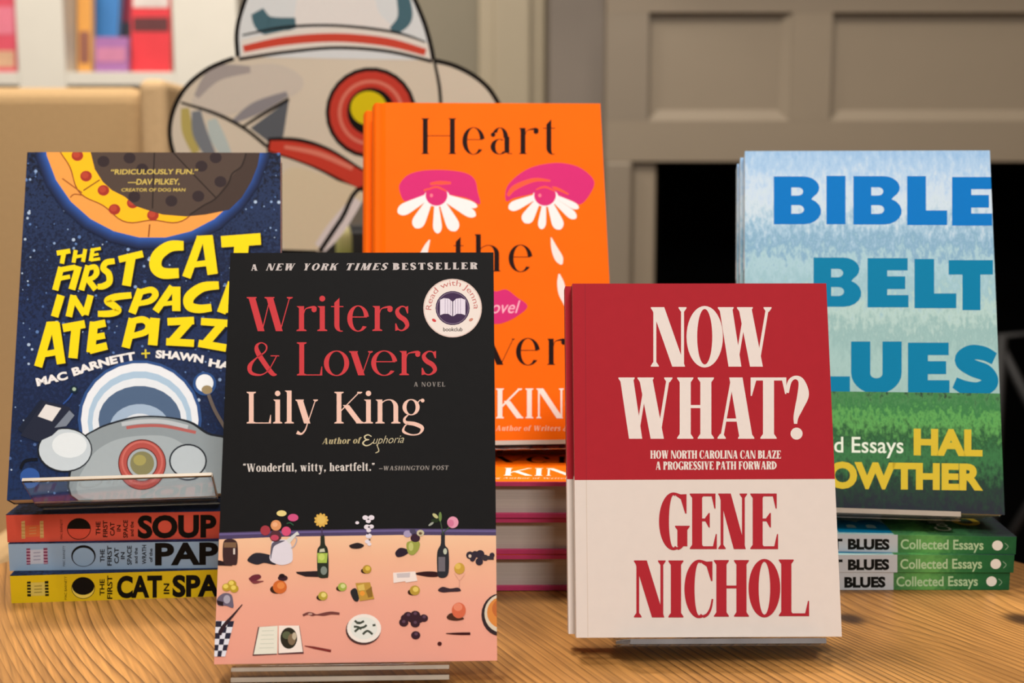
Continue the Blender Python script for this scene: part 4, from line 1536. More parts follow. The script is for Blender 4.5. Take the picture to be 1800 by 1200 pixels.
def hardcover(name_parent, M):
    # jacket: one wrapped sheet seen from the end
    t = 0.00016
    bow = 0.0022
    prof = [(W, 0), (0.0085, 0), (0.0062, 0.0012), (0.0045, 0.0006), (0.002, 0.0002)]
    prof += [(0.002 - bow * sin(PI * k / 8) - 0.0008, 0.0003 + (T - 0.0006) * k / 8) for k in range(1, 8)]
    prof += [(0.002, T - 0.0002), (0.0045, T - 0.0006), (0.0062, T - 0.0012), (0.0085, T), (W, T)]
    inner = [(W, T - t), (0.0087, T - t), (0.0065, T - t - 0.0012), (0.0047, T - t - 0.0006), (0.0025, T - t - 0.0003)]
    inner += [(0.0023 - bow * sin(PI * k / 8) - 0.0004, 0.0006 + (T - 0.0012) * k / 8) for k in range(7, 0, -1)]
    inner += [(0.0025, t + 0.0003), (0.0047, t + 0.0006), (0.0065, t + 0.0012), (0.0087, t), (W, t)]
    j = MB()
    j.prism(prof + inner, 0.0008, H, ORANGE, 'z')
    A = Art(j, M, 'front', W, H, T)
    A.lim = (0.0086, W, 0.0008, H)
    BK = '#1c0604'
    A.crop(610, 160, 3.75)
    kw = dict(S=.138, t=.02, sh=.015, br=.02, e=.04)
    A.serif_word([('H', 490, 720), ('e', 760, 908), ('a', 940, 1082), ('r', 1134, 1262), ('t', 1292, 1388)], (415, 415), 236, BK, **kw)
    MG = '#cf2a70'
    A.smooth([(345, 650), (352, 605), (400, 555), (480, 528), (600, 520), (720, 528), (800, 548), (845, 590), (860, 660), (875, 745), (790, 705), (660, 680), (580, 650), (510, 688), (430, 712), (375, 722)], MG)
    A.stroke([(548, 612, 16), (610, 605, 26), (685, 606, 16)], 22, '#ef5440')
    A.stroke([(505, 655, 10), (580, 640, 16), (660, 672, 10)], 12, '#ef5a38')
    A.smooth([(1045, 665), (1065, 615), (1120, 560), (1200, 510), (1300, 482), (1420, 475), (1540, 508), (1628, 592), (1600, 680), (1540, 745), (1480, 722), (1380, 685), (1300, 655), (1200, 682), (1100, 705), (1050, 725)], MG)
    A.stroke([(1060, 690, 20), (1100, 640, 34), (1190, 598, 30), (1260, 584, 22), (1340, 592, 12)], 26, '#f0593a')
    A.stroke([(1290, 648, 12), (1370, 640, 20), (1460, 680, 10)], 16, '#ef5a38')
    for (cx, cy) in ((590, 690), (1305, 690)):
        pet = ((-62, 8, -255, 112, 78), (-50, 40, -140, 212, 84), (0, 60, 8, 248, 58), (40, 50, 128, 232, 84), (66, 30, 258, 132, 62), (66, 2, 268, 72, 46)) if cx < 900 else \
              ((-62, 6, -240, 84, 66), (-52, 40, -135, 178, 80), (-6, 60, -24, 220, 52), (34, 50, 100, 222, 76), (62, 30, 205, 148, 58), (70, 4, 222, 82, 44))
        for (ax, ay, bx, by, wd) in pet:
            A.stroke([(cx + ax, cy + ay, wd * .5), (cx + ax * .6 + bx * .4, cy + ay * .6 + by * .4, wd * .8), (cx + ax * .25 + bx * .75, cy + ay * .25 + by * .75, wd), (cx + ax * .08 + bx * .92, cy + ay * .08 + by * .92, wd * .72), (cx + bx, cy + by, wd * .15)], 1, '#f1e6e6')
        A.disc(cx + 2, cy + 10, 86, 62, '#f1e6e6')
        A.disc(cx, cy - 4, 72, 70, MG)
        A.disc(cx - 34, cy - 2, 10, 12, '#f27a8c')
        A.stroke([(cx - 60, cy - 40, 8), (cx, cy - 58, 14), (cx + 66, cy - 30, 8)], 10, '#ef5440')
    A.stroke([(545, 980, 8), (522, 1030, 34), (500, 1090, 48), (480, 1130, 20)], 20, '#f1ddd8')
    A.stroke([(1345, 965, 6), (1368, 1040, 42), (1398, 1105, 54), (1415, 1142, 14)], 20, '#f1ddd8')
    A.crop(830, 440, 8.5714)
    A.stroke([(1310, 355, 20), (1330, 480, 100), (1360, 640, 120), (1400, 770, 80), (1420, 880, 10)], 20, '#f1ddd8')
    A.crop(0, 0, 1)
    A.serif_word([('t', 797, 818), ('h', 834, 880), ('e', 894, 936)], (477, 477), 63, BK, **kw)
    A.serif_word([('L', 738, 786), ('o', 792, 838), ('v', 852, 906), ('e', 907, 949), ('r', 962, 995)], (641, 641), 63, BK, **kw)
    A.smooth([(806, 540), (830, 518), (856, 508), (872, 512), (890, 509), (908, 522), (927, 538), (908, 556), (885, 567), (868, 569), (848, 566), (826, 554)], MG)
    A.text('a novel', 828, 908, (551, 550), 22, '#f4b4c6', bold=.0, slant=.3)
    WT = '#f3dfd6'
    kw = dict(S=.16, t=.06, sh=.03, br=.03, e=.05)
    A.serif_word([('L', 690, 728), ('I', 732, 754), ('L', 758, 796), ('Y', 798, 846), ('K', 872, 919), ('I', 920, 941), ('N', 943, 991), ('G', 994, 1040)], (735, 735), 52.5, WT, **kw)
    A.serif_line('New York Times Bestselling Author of Writers & Lovers', 690, 1045, (757, 757), 9, '#f0b090', S=.2, t=.09, gap=.06, slant=.15)
    jo = j.build('jacket', name_parent, M)
    b = MB()
    b.box(0.0088, W - 0.0004, 0.0002, 0.00265, 0.0001, H - 0.0002, PINK)
    b.build('front_board', name_parent, M)
    b = MB()
    b.box(0.0088, W - 0.0004, T - 0.00265, T - 0.0002, 0.0001, H - 0.0002, PINK)
    b.build('back_board', name_parent, M)
    b = MB()
    b.box(0.0008, 0.0026, 0.0026, T - 0.0026, 0.0002, H - 0.0002, PINK)
    b.build('spine_board', name_parent, M)
    b = MB()
    b.box(0.003, W - 0.0034, 0.0027, T - 0.0027, 0.0030, H - 0.0030, PAGES_GREY)
    b.build('page_block', name_parent, M)


bo = empty('hardcover_book', M4, 'orange hardcover with pink-lidded flower eyes, the front standing copy', 'book', 'orange hardcovers')
hardcover(bo, M4)
dup(bo, behind(M4, T + 0.0010, 0.0056, -0.0072), 'orange hardcover standing behind the front orange copy, spine edge showing', 'orange hardcovers')
for k, label in ((2, 'orange hardcover lying on top of the stack below the standing orange one'), (1, 'hardcover with pink board edges lying in the middle of the central stack'), (0, 'hardcover with pink board edges lying at the bottom of the central stack')):
    dup(bo, flat_tail(-0.086 + 0.0015 * k, 0.7135 + (0, 0.0012, 0.0012)[k], 0.0003 + k * (T + 0.0002), 0.6 - 0.5 * k, T), label, 'orange hardcovers')
T2 = 2 * T + 0.0020
acrylic_stand(M4, T2, 0.024, 0.131, 'clear acrylic stand on the central stack, holding the orange hardcovers', hp=0.12, foot_z=TZ + 0.0692, pz=0.0078, ledge=[(-0.0012, -0.0034), (0.0225, -0.0034), (0.0469, 0.0062), (0.0469, 0.0072), (0.0462, 0.0048), (0.0228, 0.0045), (0.0225, -0.0008), (-0.0012, -0.0008)],
              lip=[(0.024, -0.0044, -0.0052), (0.131, -0.0044, -0.0052), (0.131, -0.0012, -0.0052), (0.024, -0.0012, -0.0052), (0.024, -0.0044, 0.0002), (0.131, -0.0044, 0.0002), (0.131, -0.0014, 0.0002), (0.024, -0.0014, 0.0002)],
              rim=[[(0.0242, -0.0048, -0.0026), (0.1308, -0.0048, -0.0026), (0.1308, -0.00445, -0.0026), (0.0242, -0.00445, -0.0026), (0.0242, -0.0048, 0.0001), (0.1308, -0.0048, 0.0001), (0.1308, -0.00445, 0.0001), (0.0242, -0.00445, 0.0001)]])

# ================================================================== 5. blue and green paperbacks
W, H, T = 0.1531, 0.2298, 0.0109
M5 = stand_matrix(0.14174, 0.73558, 0.0465, -7.16, 19.72)
SKY = ramp_mat('print_sky', 2, [(0.06, '#96bab8'), (0.09, '#a3c6c4'), (0.11, '#93b8b8'), (0.125, '#b3d0cc'), (0.14, '#98bfcb'), (0.155, '#a9cbd6'), (0.167, '#7fa9c6'), (0.18, '#a3c4da'), (0.192, '#c9dae6'), (0.205, '#c3d6e8'), (0.218, '#a9c8e6'), (0.25, '#84b0dc')], 0.085, (290, 290, 130), rough=0.6, detail=9, spec=0.08)
GRASS = ramp_mat('print_grass', 2, [(0, '#2b2f38'), (0.018, '#2a4436'), (0.034, '#3f7a4a'), (0.044, '#2f5a3a'), (0.056, '#62a85a'), (0.064, '#3b7a48'), (0.072, '#4f8a55'), (0.08, '#2e4038')], 0.06, (320, 320, 190), rough=0.6, detail=12, spec=0.08)
SPINE_G = ramp_mat('print_spine', 2, [(0, '#245a36'), (0.02, '#2b6a3c'), (0.035, '#3d7a44'), (0.05, '#68a858'), (0.068, '#4a8048'), (0.078, '#2a4432')], 0.03, (260, 260, 260), rough=0.6, detail=8, spec=0.1)
bk = empty('paperback_book', M5, 'sky blue and grass green paperback, the front standing copy at right', 'book', 'blue and green paperbacks')
MF = flat_spine(0.3014 - cos(rad(-3.2)) * H, 0.7166 + sin(rad(3.2)) * H, 0.0222, -3.2, H, T)
mb = paperback_cover(W, H, T, SKY, paint('#a3b2b8', rough=0.6, var=0.35, scale=260), SKY)
A = Art(mb, M5, 'front', W, H, T)
BL, BT = '#0373c2', '#037ba6'
A.blocks([('B', 1360.2, 1443.4, 310, 394), ('I', 1452.7, 1486.2, 309, 394), ('B', 1500, 1585, 309.5, 394.5), ('L', 1594.5, 1665, 309.5, 395.5), ('E', 1673.5, 1744, 311, 396.5)], BL)
A.blocks([('B', 1430, 1514, 452.5, 539), ('E', 1525, 1597, 453.5, 540), ('L', 1607.5, 1681, 455, 541.5), ('T', 1667.5, 1741, 457, 545)], BT)
A.blocks([('B', 1318, 1400, 598, 687), ('L', 1412, 1494, 599, 688), ('U', 1496, 1585, 600, 688.5), ('E', 1596, 1669, 602, 690), ('S', 1674, 1756, 603, 694)], BT)
A.poly([(1290, 686), (1500, 688), (1770, 691.5), (1785, 925), (1290, 915)], GRASS)
A.text('Collected Essays', 1338, 1588, (793, 796), 27, '#e6f0e0', bold=.008)
YW = '#d2b836'
A.text('HAL', 1606, 1727, (797, 799), 41, YW, bold=.05)
A.text('CROWTHER', 1374, 1728, (854, 859), 41, YW, bold=.05)
S_ = Art(mb, MF, 'spine', W, H, T)
S_.poly([(1300, 930), (1578, 936), (1578, 985), (1300, 985)], '#c3c8cc')
S_.poly([(1578, 930), (1800, 930), (1800, 985), (1578, 985)], SPINE_G)
S_.crop(1440, 860, 5)
S_.text('BLUES', 252, 618, (521, 524), 82, '#151613', bold=.055)
S_.text('BIBLE BELT', -520, 205, (519, 521), 82, '#151613', bold=.055)
S_.text('Collected Essays', 716, 1444, (521, 528), 82, '#b4d0a4', bold=.018)
S_.disc(1567, 492, 47, 44, '#e9e7de')
S_.stroke([(1630, 470), (1660, 500), (1635, 530)], 6, '#8fae92')
mb.build('cover', bk, M5)
paperback_pages(W, H, T).build('page_block', bk, M5)
dup(bk, behind(M5, T + 0.0010, 0, -0.0022), 'blue and green paperback standing second, just behind the front copy at right', 'blue and green paperbacks')
dup(bk, behind(M5, 2 * (T + 0.0010), 0, -0.0036), 'blue and green paperback standing third, rearmost of the leaning copies at right', 'blue and green paperbacks')
dup(bk, MF, 'paperback with grey and green spine, top of the right stack', 'blue and green paperbacks')
dup(bk, flat_spine(0.3004 - H, 0.7170, 0.0112, -0.3, H, T), 'paperback with grey and green spine, middle of the right stack', 'blue and green paperbacks')
dup(bk, flat_spine(0.2987 - H, 0.7166, 0.0002, 0.0, H, T), 'paperback with grey and green spine, bottom of the right stack', 'blue and green paperbacks')
T2 = 3 * T + 0.0021
acrylic_stand(M5, T2, 0.02, 0.127, 'clear acrylic stand on the right stack, holding the blue and green paperbacks', hp=0.12, foot_z=TZ + 0.0337, pz=-0.0008, ledge=[(-0.0012, -0.003), (0.018, -0.0026), (0.0352, -0.0009), (0.0352, -0.0003), (-0.0012, -0.0004)],
              lip=[(0.02, -0.0042, -0.0048), (0.127, -0.0042, -0.0048), (0.127, -0.0012, -0.0048), (0.02, -0.0012, -0.0048), (0.02, -0.0042, 0.0008), (0.127, -0.0042, 0.0008), (0.127, -0.0014, 0.0008), (0.02, -0.0014, 0.0008)],
              rim=[[(0.0202, -0.0046, -0.0022), (0.1268, -0.0046, -0.0022), (0.1268, -0.00425, -0.0022), (0.0202, -0.00425, -0.0022), (0.0202, -0.0046, 0.0007), (0.1268, -0.0046, 0.0007), (0.1268, -0.00425, 0.0007), (0.0202, -0.00425, 0.0007)]])

# ================================================================== the room
FLOORM = paint('#6b4a30', rough=0.5, var=0.25, scale=6, stretch=(1, 12, 1))
WALLM = paint('#756a5e', rough=0.8, var=0.04, scale=20)
TAUPE = paint('#837664', rough=0.6, var=0.03, scale=15)
TAUPE2 = paint('#7c7060', rough=0.6, var=0.03, scale=15)
CREAMW = paint('#a4977f', rough=0.6, var=0.04, scale=15)
CEILM = paint('#d8d0c4', rough=0.9, var=0.03, scale=8)
WHITEW = paint('#d6d1c5', rough=0.5, var=0.03, scale=20)
YW_, YF = 2.75, 2.25     # wall, fireplace front


def slab(name, x0, x1, y0, y1, z0, z1, m, kind='structure'):
    b = MB()
    b.box(x0, x1, y0, y1, z0, z1, m)
    o = b.build(name)
    o['kind'] = kind
    return o


slab('floor', -2.6, 2.6, -2.2, YW_ + 0.1, -0.1, 0, FLOORM)
slab('ceiling', -2.6, 2.6, -2.2, YW_ + 0.1, 2.7, 2.8, CEILM)
slab('wall_back', -2.6, 2.6, YW_, YW_ + 0.1, 0, 2.7, WALLM)
slab('wall_left', -2.7, -2.6, -2.2, YW_ + 0.1, 0, 2.7, CREAMW)
slab('wall_right', 2.6, 2.7, -2.2, YW_ + 0.1, 0, 2.7, CREAMW)
slab('baseboard_back', -0.15, 0.19, YW_ - 0.02, YW_, 0, 0.14, CREAMW)
# olive strip and cream pilaster left of the fireplace
xa, xb, xc = at(760, 100, 2.6).x, at(842, 100, 2.6).x, at(958, 100, 2.6).x
slab('trim_1', xa - 0.12, xb, 2.6, YW_, 0, 2.7, paint('#7f7765', rough=0.7, var=0.04, scale=15))
b = MB()
b.box(xb, xc, 2.56, YW_, 0, 2.7, CREAMW)
b.box(xb + 0.03, xc - 0.03, 2.545, 2.56, 0.2, 2.6, CREAMW)
b.box(xb - 0.01, xc + 0.01, 2.535, 2.56, 0, 0.2, WHITEW)
struct(b.build('trim_2', bevel=0.006))

slab('recess_shade_panel', xc + 0.001, at(1064, 285, 2.3).x, 2.3, YW_, 0, 2.7, paint('#71675d', rough=0.7, var=0.04, scale=15))  # panel in place of the recessed wall, its shade put into the colour

# ---------------- fireplace surround with panelled frieze and dark firebox
fx0 = at(1064, 285, YF).x
fo0 = at(1156, 285, YF).x
fz = at(1400, 285, YF).z
X1 = 1.75
fr = empty('fireplace_surround', Matrix.Translation((0.9, YF, 0)), 'taupe panelled fireplace surround around a dark firebox, behind the books at right', 'fireplace')
inv = Matrix.Translation((-0.9, -YF, 0))


def fpart(name, fn, bevel=0.006):
    b = MB()
    fn(b)
    b.v = [(v[0] - 0.9, v[1] - YF, v[2]) for v in b.v]
    return b.build(name, fr, bevel=bevel)


fpart('left_jamb', lambda b: (b.box(fx0, fo0 - 0.045, YF - 0.005, YW_ - 0.001, 0, fz + 0.001, TAUPE2), b.box(fo0 - 0.045, fo0, YF + 0.012, YW_ - 0.001, 0, fz + 0.001, TAUPE)))
fpart('right_jamb', lambda b: b.box(X1 - 0.2, X1, YF, YW_ - 0.001, 0, fz + 0.001, TAUPE2))
pz0 = at(1400, 212, YF).z
pz1 = at(1400, 22, YF).z
mull0, mull1 = at(1392, 100, YF).x, at(1462, 100, YF).x


def frieze(b):
    top = 1.5
    b.box(fx0, X1, YF + 0.014, YW_ - 0.001, fz + 0.001, top, TAUPE)         # recessed field
    b.box(fx0, X1, YF, YF + 0.014, fz + 0.001, pz0, TAUPE)                  # lower rail
    b.box(fx0, X1, YF, YF + 0.014, pz1, top, paint('#7e7160', rough=0.6, var=0.03, scale=15))   # upper rail
    b.box(fx0, at(1140, 100, YF).x, YF, YF + 0.014, pz0, pz1, TAUPE2)
    b.box(mull0, mull1, YF, YF + 0.014, pz0, pz1, TAUPE)
    b.box(X1 - 0.2, X1, YF, YF + 0.014, pz0, pz1, TAUPE)
    for (u0, u1) in ((at(1140, 100, YF).x, mull0), (mull1, X1 - 0.2)):
        w = 0.02
        b.hexa([(u0, YF + 0.003, pz0), (u1, YF + 0.003, pz0), (u1, YF + 0.014, pz0), (u0, YF + 0.014, pz0), (u0 + w, YF + 0.013, pz0 + w), (u1 - w, YF + 0.013, pz0 + w), (u1 - w, YF + 0.014, pz0 + w), (u0 + w, YF + 0.014, pz0 + w)], TAUPE)
        b.hexa([(u1 - w, YF + 0.013, pz0 + w), (u1, YF + 0.003, pz0), (u1, YF + 0.014, pz0), (u1 - w, YF + 0.014, pz0 + w), (u1 - w, YF + 0.013, pz1), (u1, YF + 0.003, pz1), (u1, YF + 0.014, pz1), (u1 - w, YF + 0.014, pz1)], TAUPE)


fpart('frieze', frieze, bevel=0.003)
fpart('mantel_shelf', lambda b: (b.box(fx0 - 0.06, X1 + 0.06, YF - 0.14, YW_ - 0.001, 1.5, 1.55, TAUPE), b.box(fx0 - 0.02, X1 + 0.02, YF - 0.06, YF, 1.44, 1.5, TAUPE)))
SOOT = paint('#050505', rough=0.95, var=0.3, scale=12, spec=0.05)


def firebox(b):
    b.box(fo0, X1 - 0.2, YW_ - 0.03, YW_ - 0.002, 0, fz, SOOT)
    b.box(fo0, fo0 + 0.012, YF + 0.06, YW_ - 0.03, 0, fz, SOOT)
    b.box(X1 - 0.212, X1 - 0.2, YF + 0.06, YW_ - 0.03, 0, fz, SOOT)
    b.box(fo0, X1 - 0.2, YF + 0.06, YW_ - 0.03, fz - 0.012, fz, SOOT)


fpart('firebox', firebox, bevel=0)
fpart('hearth', lambda b: b.box(fx0, X1, YF - 0.25, YW_ - 0.03, 0.0005, 0.03, paint('#2c2a28', rough=0.8, var=0.2, scale=20)), bevel=0.004)
GR = paint('#1c1b1b', rough=0.6, var=0.3, scale=30)
b = MB()
sx0, sx1 = at(1765, 500, 2.15).x, at(1990, 500, 2.15).x
zt, zb = at(1780, 590, 2.15).z, at(1780, 700, 2.15).z
b.tube([(sx0, 2.15, 0.06), (sx0, 2.15, zt), (sx1, 2.15, zt + 0.02), (sx1, 2.15, 0.06)], 0.011, GR)
b.tube([(sx0, 2.15, zt - 0.02), (sx1, 2.15, 0.3)], 0.009, GR)
b.tube([(sx0, 2.15, 0.3), (sx1, 2.15, zt - 0.02)], 0.009, GR)
b.tube([(sx0, 2.15, 0.12), (sx1, 2.15, 0.12)], 0.009, GR)
b.tube([(sx0, 2.02, 0.045), (sx0, 2.2, 0.045)], 0.011, GR)
b.tube([(sx1, 2.02, 0.045), (sx1, 2.2, 0.045)], 0.011, GR)
tag(b.build('fire_screen'), 'dark metal fire screen barely visible against the black firebox at far right', 'fire screen')

# ---------------- white bookcase with picture books, far left
YB = 2.35
bc = empty('bookcase', Matrix.Translation((-0.9, YB, 0)), 'white bookcase with wide uprights against the back wall at upper left', 'bookcase')
zsh = at(220, 137, YB).z
zst = at(220, 126, YB).z
ups = ((at(28, 60, YB).x, at(112, 60, YB).x), (at(303, 60, YB).x, at(418, 60, YB).x), (at(-330, 60, YB).x, at(-250, 60, YB).x))


def bpart(name, fn, bevel=0.003):
    q = MB()
    fn(q)
    q.v = [(v[0] + 0.9, v[1] - YB, v[2]) for v in q.v]
    return q.build(name, bc, bevel=bevel)


for (u0, u1) in ups:
    bpart('upright', lambda q: q.box(u0, u1, YB, YW_ - 0.03, 0, 2.2, WHITEW))
L0, L1 = ups[2][1], ups[1][0]
for z0 in (zst - 0.024, 0.35, 0.08, zst + 0.36, zst + 0.74):
    bpart('shelf', lambda q: (q.box(L0, ups[0][0], YB + 0.004, YW_ - 0.03, z0, z0 + 0.024, WHITEW), q.box(ups[0][1], L1, YB + 0.004, YW_ - 0.03, z0, z0 + 0.024, WHITEW)), 0.001)
bpart('back_panel', lambda q: q.box(ups[2][0], ups[1][1], YW_ - 0.03, YW_ - 0.001, 0, 2.2, paint('#b8ae9c', rough=0.7, var=0.04)))
bpart('top_board', lambda q: q.box(ups[2][0] - 0.02, ups[1][1] + 0.02, YB - 0.03, YW_ - 0.001, 2.2, 2.25, WHITEW))
zf = zst + 0.0005


def shelf_book(u0, u1, vt, Y, hexc, label, th=0.02, band=None, tilt=0.0, z0=None):
    """a picture book facing out on the shelf"""
    x0, x1 = at(u0, 60, Y).x, at(u1, 60, Y).x
    z1 = at(u0, vt, Y).z
    zb_ = zf if z0 is None else z0
    root = empty('picture_book', Matrix.Translation(((x0 + x1) / 2, Y, zb_)), label, 'book', 'picture books on the white bookcase')
    hh, hw = z1 - zb_, (x1 - x0) / 2
    c = paint(hexc, rough=0.45, var=0.08, scale=40)
    q = MB()
    lean = hh * 0.12
    def P(x, y, z):
        return (x + tilt * z, y + z / hh * lean, z)
    def hx(xa_, xb_, ya, yb, za, zb2, m):
        q.hexa([P(xa_, ya, za), P(xb_, ya, za), P(xb_, yb, za), P(xa_, yb, za), P(xa_, ya, zb2), P(xb_, ya, zb2), P(xb_, yb, zb2), P(xa_, yb, zb2)], m)
    hx(-hw, hw, 0, 0.003, 0, hh, c)
    hx(-hw, hw, th - 0.003, th, 0, hh, c)
    hx(-hw, -hw + 0.003, 0.003, th - 0.003, 0, hh, c)
    if band:
        for (f0, f1, hc) in band:
            hx(-hw + 0.004, hw - 0.004, -0.0008, -0.0001, hh * f0, hh * f1, paint(hc, rough=0.45, var=0.15, scale=50))
    q.build('cover', root)
    q = MB()
    hx(-hw + 0.004, hw - 0.002, 0.0035, th - 0.0035, 0.002, hh - 0.002, PAGES)
    q.build('page_block', root)
    return root


shelf_book(-45, 26, -70, YB + 0.03, '#cf4f60', 'pink-red picture book at the left edge, beside the first white upright', band=[(0.35, 0.6, '#d9788a'), (0.05, 0.2, '#c9a080')])
shelf_book(133, 158, -60, YB + 0.05, '#d99a4a', 'narrow orange book behind the blue one on the white bookcase', band=[(0.1, 0.4, '#8d5a4a')])
shelf_book(152, 200, -60, YB + 0.105, '#3f7fc0', 'blue picture book leaning on the shelf of the white bookcase', tilt=0.06, band=[(0.05, 0.3, '#5fb0b4')])
shelf_book(190, 232, -30, YB + 0.14, '#8e2f45', 'dark crimson book between the blue and red books on the shelf', band=[(0.2, 0.6, '#3d3a44')])
shelf_book(164, 222, 64, YB + 0.02, '#a06aa0', 'small mauve picture book in front of the blue book', th=0.012, band=[(0.3, 0.7, '#c07a98')])
shelf_book(228, 298, -50, YB + 0.04, '#d5343c', 'red picture book with pale top, right end of the shelf', band=[(0.66, 0.98, '#cfc4bd'), (0.42, 0.56, '#5a2a2c')])

# ---------------- tan upholstered armchair
TAN = paint('#b2936a', rough=0.9, var=0.1, scale=220, spec=0.1, bump=0.3)
TAN2 = paint('#bd9f78', rough=0.9, var=0.1, scale=220, spec=0.1, bump=0.3)
YC = 1.55
cx0, cx1 = at(-190, 200, YC).x, at(300, 200, YC).x
czt = at(100, 152, YC).z
ac = empty('armchair', Matrix.Translation(((cx0 + cx1) / 2, YC, 0)), 'tan linen upholstered armchair behind the table at left', 'armchair')
hw = (cx1 - cx0) / 2


def cpart(name, fn, bevel):
    q = MB()
    fn(q)
    return q.build(name, ac, bevel=bevel, seg=4)


cpart('backrest', lambda q: q.box(-hw, hw - 0.035, 0, 0.13, 0.32, czt, TAN), 0.02)
cpart('side_panel', lambda q: q.box(hw - 0.0345, hw, -0.02, 0.15, 0.3, at(280, 140, YC).z, TAN2), 0.012)
WH = paint('#d9cfbf', rough=0.9, var=0.06, scale=150)
cpart('seat_cushion', lambda q: q.box(-hw + 0.07, hw - 0.08, -0.5, -0.002, 0.36, 0.5, TAN2), 0.03)
cpart('arm', lambda q: q.box(hw - 0.0795, hw - 0.035, -0.5, -0.001, 0.22, 0.66, TAN), 0.02)
cpart('arm', lambda q: q.box(-hw, -hw + 0.068, -0.5, -0.001, 0.22, 0.66, TAN), 0.02)
cpart('seat_frame', lambda q: q.box(-hw + 0.07, hw - 0.08, -0.5, -0.002, 0.22, 0.355, TAN), 0.01)
DK = paint('#2a1d15', rough=0.5, var=0.2)
for sx in (-hw + 0.04, hw - 0.07):
    for sy in (-0.46, 0.08):
        q = MB()
        q.prism([(sx - 0.022, sy - 0.022), (sx + 0.022, sy - 0.022), (sx + 0.022, sy + 0.022), (sx - 0.022, sy + 0.022)], 0, 0.24 if sy < 0 else 0.33, DK)
        q.build('leg', ac)

# ---------------- plain figure-shaped cardboard cut-out (no character on it)
YS = 1.12
MS = Matrix.Translation((at(590, 300, YS).x, YS, 0))
zbase = 0.0
CARD = paint('#d8cab4', rough=0.55, var=0.06, scale=9)
ob = empty('cardboard_cutout', MS, 'large cream cardboard cut-out with red bands and black outline behind the books', 'cardboard cut-out')
org = MS.translation


def sp(u, v):
    p = at(u, v, YS)
    return (p.x - org.x, p.z)


dome = [(418, 100), (416, 60), (424, 20), (446, -30), (490, -72), (550, -95), (610, -95), (670, -70), (715, -25), (742, 30), (756, 75), (762, 106)]
sil = spline(dome, 5) + spline([(762, 106), (800, 116), (840, 138), (868, 168), (890, 220), (886, 290), (850, 350), (800, 385), (735, 390), (640, 330), (600, 385), (562, 442)], 5)[1:]
left = spline([(562, 442), (555, 600)], 3)[1:] + [(540, 1700), (460, 1700)] + spline([(450, 560), (440, 440), (380, 400), (330, 330), (305, 270), (298, 230), (306, 190), (328, 152), (368, 120), (418, 100)], 5)[:-1]
outline = [sp(*p) for p in sil + left]
zmin = 0.02
outline = [(x, max(z, zmin)) for x, z in outline]
q = MB()
q.prism(outline, -0.003, 0.003, CARD, 'y')
aa = Art.__new__(Art)
aa.mb, aa.Mi = q, MS.inverted()
aa.c = aa.Mi @ CAM
aa.O, aa.U, aa.V, aa.N, aa.lim = Vector((0, -0.003, 0)), Vector((1, 0, 0)), Vector((0, 0, 1)), Vector((0, -1, 0)), (-9, 9, -9, 9)
aa.eps, aa.f = 0.0001, None
BO = '#17120f'
A = aa
# shading fields printed on the card
A.poly(spline(dome, 5), '#dcdedd')
A.smooth([(520, 60), (545, -60), (640, -60), (665, 20), (700, 60), (600, 50)], '#e6e0da')
A.stroke([(452, 20, 24), (470, 45, 34), (520, 40, 18)], 20, '#4a6a74')
A.stroke([(705, -20, 20), (712, 30, 26), (690, 55, 16)], 20, '#4a6a74')
A.poly([(424, 70), (500, 54), (590, 48), (680, 55), (752, 76), (760, 105), (680, 92), (590, 86), (500, 92), (424, 103)], '#e6dcd0')
A.stroke([(428, 86, 12), (500, 72, 15), (590, 66, 15), (680, 74, 15), (748, 92, 12)], 14, '#cf4a37')
A.stroke([(426, 62, 3), (500, 48, 5), (590, 45, 5), (690, 56, 5), (748, 74, 3)], 4, BO)
A.stroke([(420, 104, 6), (500, 92, 6), (590, 84, 6), (680, 90, 6), (760, 108, 6)], 6, BO)
A.smooth([(345, 165), (400, 125), (480, 112), (530, 135), (520, 165), (440, 190), (380, 205), (340, 185)], '#cfc3b4')
A.stroke([(345, 170, 10), (380, 130, 26), (440, 122, 12)], 20, '#a79d98')
A.stroke([(408, 215, 6), (450, 190, 22), (505, 165, 10)], 20, '#8f8a8c')
A.poly([(440, 225), (508, 175), (498, 240), (470, 248)], '#5d6065')
A.stroke([(318, 180, 4), (380, 200, 6), (430, 226, 6), (470, 258, 6)], 6, BO)
A.stroke([(425, 224, 4), (460, 202, 6), (508, 174, 6)], 6, BO)
A.stroke([(325, 190, 14), (330, 230, 20), (345, 268, 14)], 14, '#b9a860')
A.stroke([(345, 195, 16), (352, 235, 26), (372, 275, 18)], 14, '#7b7f84')
A.stroke([(372, 210, 16), (382, 240, 26), (400, 275, 18)], 14, '#b9c4bf')
A.stroke([(470, 255, 26), (520, 262, 40), (570, 280, 44), (625, 312, 40), (660, 330, 36)], 40, BO)
A.stroke([(474, 256, 18), (520, 264, 30), (570, 281, 34), (625, 311, 30), (660, 328, 28)], 30, '#c9402f')
A.stroke([(500, 258, 6), (560, 270, 9), (620, 296, 8)], 8, '#dd7d68')
A.smooth([(500, 300), (600, 320), (640, 345), (600, 400), (560, 438), (500, 438)], '#d9c8a8')
A.stroke([(628, 350, 20), (590, 402, 30), (562, 436, 22)], 24, '#ddd2ce')
A.disc(652, 198, 80, 80, BO)
A.disc(652, 198, 73, 73, '#c63f30')
A.arc(652, 198, 52, 58, '#da7a66')
A.disc(652, 196, 42, 42, BO)
A.disc(648, 190, 32, 30, '#dcc414')
A.stroke([(764, 110, 5), (772, 150, 6), (775, 185, 6)], 6, BO)
A.poly([(455, 437), (555, 440), (600, 470), (600, 2300), (440, 2300)], '#1b1917')
